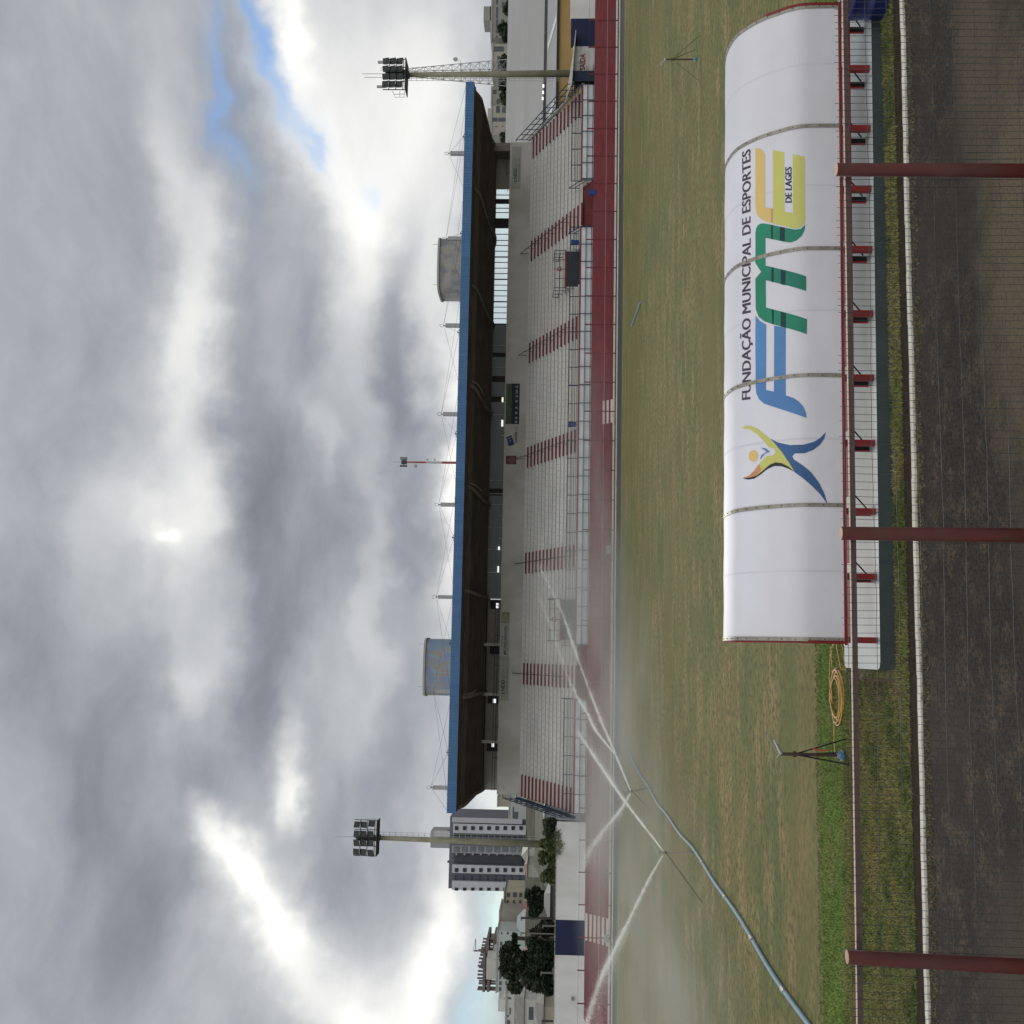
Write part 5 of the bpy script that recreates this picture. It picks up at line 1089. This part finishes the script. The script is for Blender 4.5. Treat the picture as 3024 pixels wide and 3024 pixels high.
pr_('figure_legs', [Bz(p) for p in ((272,1405),(330,1435),(420,1455),(520,1452),(600,1430),(650,1400),(692,1355),(680,1405),(650,1450),(600,1490),(530,1517),(455,1518),(437,1540),(450,1565),(520,1610),(580,1660),(640,1740),(680,1820),(706,1908),(650,1830),(580,1760),(510,1700),(457,1662),(420,1600),(360,1510))], p_blue2)
def shell_text(name, s, xt, xb, yl, yr, m_, bold, shear, bw):
    vs, fs = text_me(s, bold, shear); a = shray(xb, yl); b = shray(xt, yr); c = shray(xb, yr)
    for k_, dx in enumerate((-bw, 0, bw)):      # stroke weight from three thin passes of ink
        pts = [(a[0]+u*(c[0]-a[0])+dx, a[1]+(v/.70)*(b[1]-c[1])+u*(c[1]-a[1])) for u, v in vs]; o = shell_mesh(name, pts, fs, m_, .0040+.0004*k_)
        if k_ == 0: first_ = o
        else:
            n_ = len(first_.data.vertices); V_ = [v.co.copy() for v in first_.data.vertices]+[v.co.copy() for v in o.data.vertices]
            F_ = [tuple(p.vertices) for p in first_.data.polygons]+[tuple(i_+n_ for i_ in p.vertices) for p in o.data.polygons]
            me = bpy.data.meshes.new(name); me.from_pydata(V_, [], F_); me.materials.append(m_); first_.data = me; bpy.data.objects.remove(o)
shell_text('lettering_foundation', 'FUNDAÇÃO MUNICIPAL DE ESPORTES', 2192, 2217, 1178, 438, txt_dark, 0, .12, .0075)
shell_text('lettering_city', 'DE LAGES', 2319, 2338, 598, 491, p_blk, 0, .25, .006)
# slab below the shelter
root = thing('concrete_slab', 'raised pale concrete slab under the team shelter with dark damp edge', 'slab', (5, 17.5, 0))
g = MB(); x0, x1, ya_, yb_, zt = -.20, 12.5, 16.58, 18.6, .25; c = .12
pl = [(x0+c, ya_), (x1, ya_), (x1, yb_), (x0+c, yb_), (x0+.03, yb_-.04), (x0, yb_-c), (x0, ya_+c), (x0+.03, ya_+.04)]
g.poly([(p[0], p[1], zt+tz(p[0])+.001) for p in pl]); mesh('slab_top', g, pad_m, root)
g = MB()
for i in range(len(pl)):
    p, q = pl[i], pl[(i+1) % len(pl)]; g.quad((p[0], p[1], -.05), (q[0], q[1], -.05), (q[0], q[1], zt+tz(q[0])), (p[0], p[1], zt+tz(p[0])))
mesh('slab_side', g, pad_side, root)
g = MB(); g.quad((-.6, 16.05, .016), (-.34, 16.2, .016), (-.34, 18.4, .016), (-.75, 18.1, .016)); struct('bare_soil_patch', g, mat('brown_soil', (.12, .085, .058), (.08, .058, .04), 4, rough=.95, spec=.05))
# barrel
root = thing('barrel', 'dark blue open plastic drum beside the right end of the shelter', 'barrel', (10.6, 16.35, 0))
bx, by = 10.36, 16.38; g = MB(); g.lathe((bx, by, 0), [(.40, 0), (.43, .05), (.43, .22), (.455, .25), (.43, .28), (.44, .52), (.465, .54), (.465, .60), (.43, .60)], 32); mesh('drum_body', g, barrel_m, root, smooth=True)
g = MB(); g.lathe((bx, by, 0), [(.425, .594), (.425, .602)], 28); mesh('drum_mouth', g, black_m, root)
# ================================================================== NEAR FENCE
YF = 8.3
nf = thing('wire_fence', 'near mesh fence with thick oxide red posts and rusty top rail', 'fence', (0, YF, 0))
for (xt, yt, xb, yb_) in ((2470, 501, 2800, 503), (2484, 1575, 2924, 1580), (2502, 2826, 2924, 2849)):
    t = at(xt, yt, YF-.09); b2 = at(xb, yb_, YF-.09); dx = (b2.x-t.x)/(b2.z-t.z); bot = Vector((t.x+dx*(0-t.z), YF-.09, 0))
    g = MB(); g.tube([bot, (t.x, YF-.09, t.z)], [.058, .050], 20); po = mesh('post', g, red_post, nf, smooth=True)
    g = MB(); g.tube([(t.x, YF-.09, t.z-.0005), (t.x, YF-.09, t.z+.003)], .048, 20); mesh('post_end', g, post_top, po)
for dx in (-1, 2): 
    x = -2.1-3.0 if dx < 0 else 3.73+3.0; g = MB(); g.tube([(x, YF-.09, 0), (x, YF-.09, 2.92)], [.058, .05], 16); mesh('post', g, red_post, nf, smooth=True)
zrl = lambda x: 2.81+0*x
def railz(x):  # measured rail height along the fence
    return zl+(zr_-zl)*(x-xl)/(xr-xl)
pl_, prr = at(2543, 3024, YF), at(2498, 0, YF); xl, zl, xr, zr_ = pl_.x, pl_.z, prr.x, prr.z
A = Vector((-6, YF+.03, railz(-6))); B = Vector((8, YF+.03, railz(8)))
g = MB(); g.prism([(YF+.012, -.020), (YF+.045, -.020), (YF+.045, .020), (YF+.012, .020)], -6, 8)
for v in g.v: v.z += railz(v.x)
mesh('top_rail', g, rail_m, nf)
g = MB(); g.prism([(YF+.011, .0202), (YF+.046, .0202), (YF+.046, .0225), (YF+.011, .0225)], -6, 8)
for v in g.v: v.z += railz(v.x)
mesh('rail_highlight', g, rail_hi, nf)  # thin strip carrying the painted highlight of the rail's upper face
g = MB(); rn = random.Random(11); wr = .0023; x = -5.8
def wob(x, z): return .006*sin(x*2.1+z*1.3)+.004*sin(z*3.7+x)
RZ = railz(0); zsW = [RZ+.09, RZ-.115]+[RZ-.115-.168*k for k in range(1, 16)]
while x < 7.8:
    top = RZ+rn.uniform(.075, .10) if rn.random() > .05 else RZ+.03; dr = rn.uniform(-.004, .004)
    if -3.0 < x < -1.7 and rn.random() < .2: top = RZ-.02
    zlst = [top, RZ-.1, 2.36, 2.02, 1.6, 1.1, .05]
    off = railz(x)-railz(0)
    g.tube([(x+wob(x, z)+dr*(z-2), YF+rn.uniform(-.003, .003), z+off) for z in zlst], wr, 4, False); x += .0565+rn.uniform(-.0015, .0015)
for z in zsW:
    pts = []; xx = -5.9
    while xx < 7.9: pts.append((xx, YF-.003+.004*sin(xx*3+z), z-.035+railz(xx)-railz(0)+.006*sin(xx*1.9+z*4)+rn.uniform(-.003, .003))); xx += .11
    g.tube(pts, wr*1.05, 4, False)
mesh('wire_mesh', g, wire_m, nf)
# ================================================================== GRASS TUFTS (nobody could count them)
def tufts(name, n, x0, x1, y0, y1, h, m_, seed, skip=None, wd=.012):
    rn = random.Random(seed); g = MB()
    for k in range(n):
        x, y = rn.uniform(x0, x1), y0+(y1-y0)*rn.random()
        if skip and skip(x, y): continue
        for b_ in range(4):
            hh = h*rn.uniform(.4, 1.3); a_ = rn.uniform(0, 2*pi); dx, dy = cos(a_)*wd, sin(a_)*wd; lx, ly_ = rn.gauss(0, .5)*hh, rn.gauss(0, .5)*hh; i = len(g.v)
            xx, yy_ = x+rn.gauss(0, .02), y+rn.gauss(0, .02); g.v += [Vector((xx-dx, yy_-dy, 0)), Vector((xx+dx, yy_+dy, 0)), Vector((xx+lx, yy_+ly_, hh))]; g.f.append((i, i+1, i+2)); g.mi.append(0)
    return setp(mesh(name, g, m_), kind='stuff')
inpad = lambda x, y: x > -.4 and 16.5 < y < 18.65
tufts('verge_grass', 26000, -7, 12.5, 16.0, 19.4, .055, mat('verge_blade', (.19, .215, .065), (.28, .225, .10), .9, c3=(.09, .12, .035), s3=1.2), 1, inpad)
tufts('fresh_grass', 16000, -8, 13, 19.4, 21.45, .045, mat('fresh_blade', (.21, .30, .075), (.15, .23, .06), 1.2, c3=(.25, .27, .10), s3=.8), 2)
tufts('fresh_grass_edge', 2600, -9, 13, 21.2, 21.75, .04, mat('edge_blade', (.19, .22, .08), (.15, .19, .06), 1), 9)
tufts('verge_edge', 2600, -9, -.4, 19.1, 19.8, .05, MATS['verge_blade'], 10)
tufts('slab_edge_grass', 1500, -.5, 12, 16.40, 16.57, .05, MATS['verge_blade'], 12)
tufts('kerb_weeds', 1500, -7, 12, 15.2, 15.5, .03, mat('dry_blade', (.16, .14, .08)), 3)
S.render.resolution_x = 1024; S.render.resolution_y = 1024
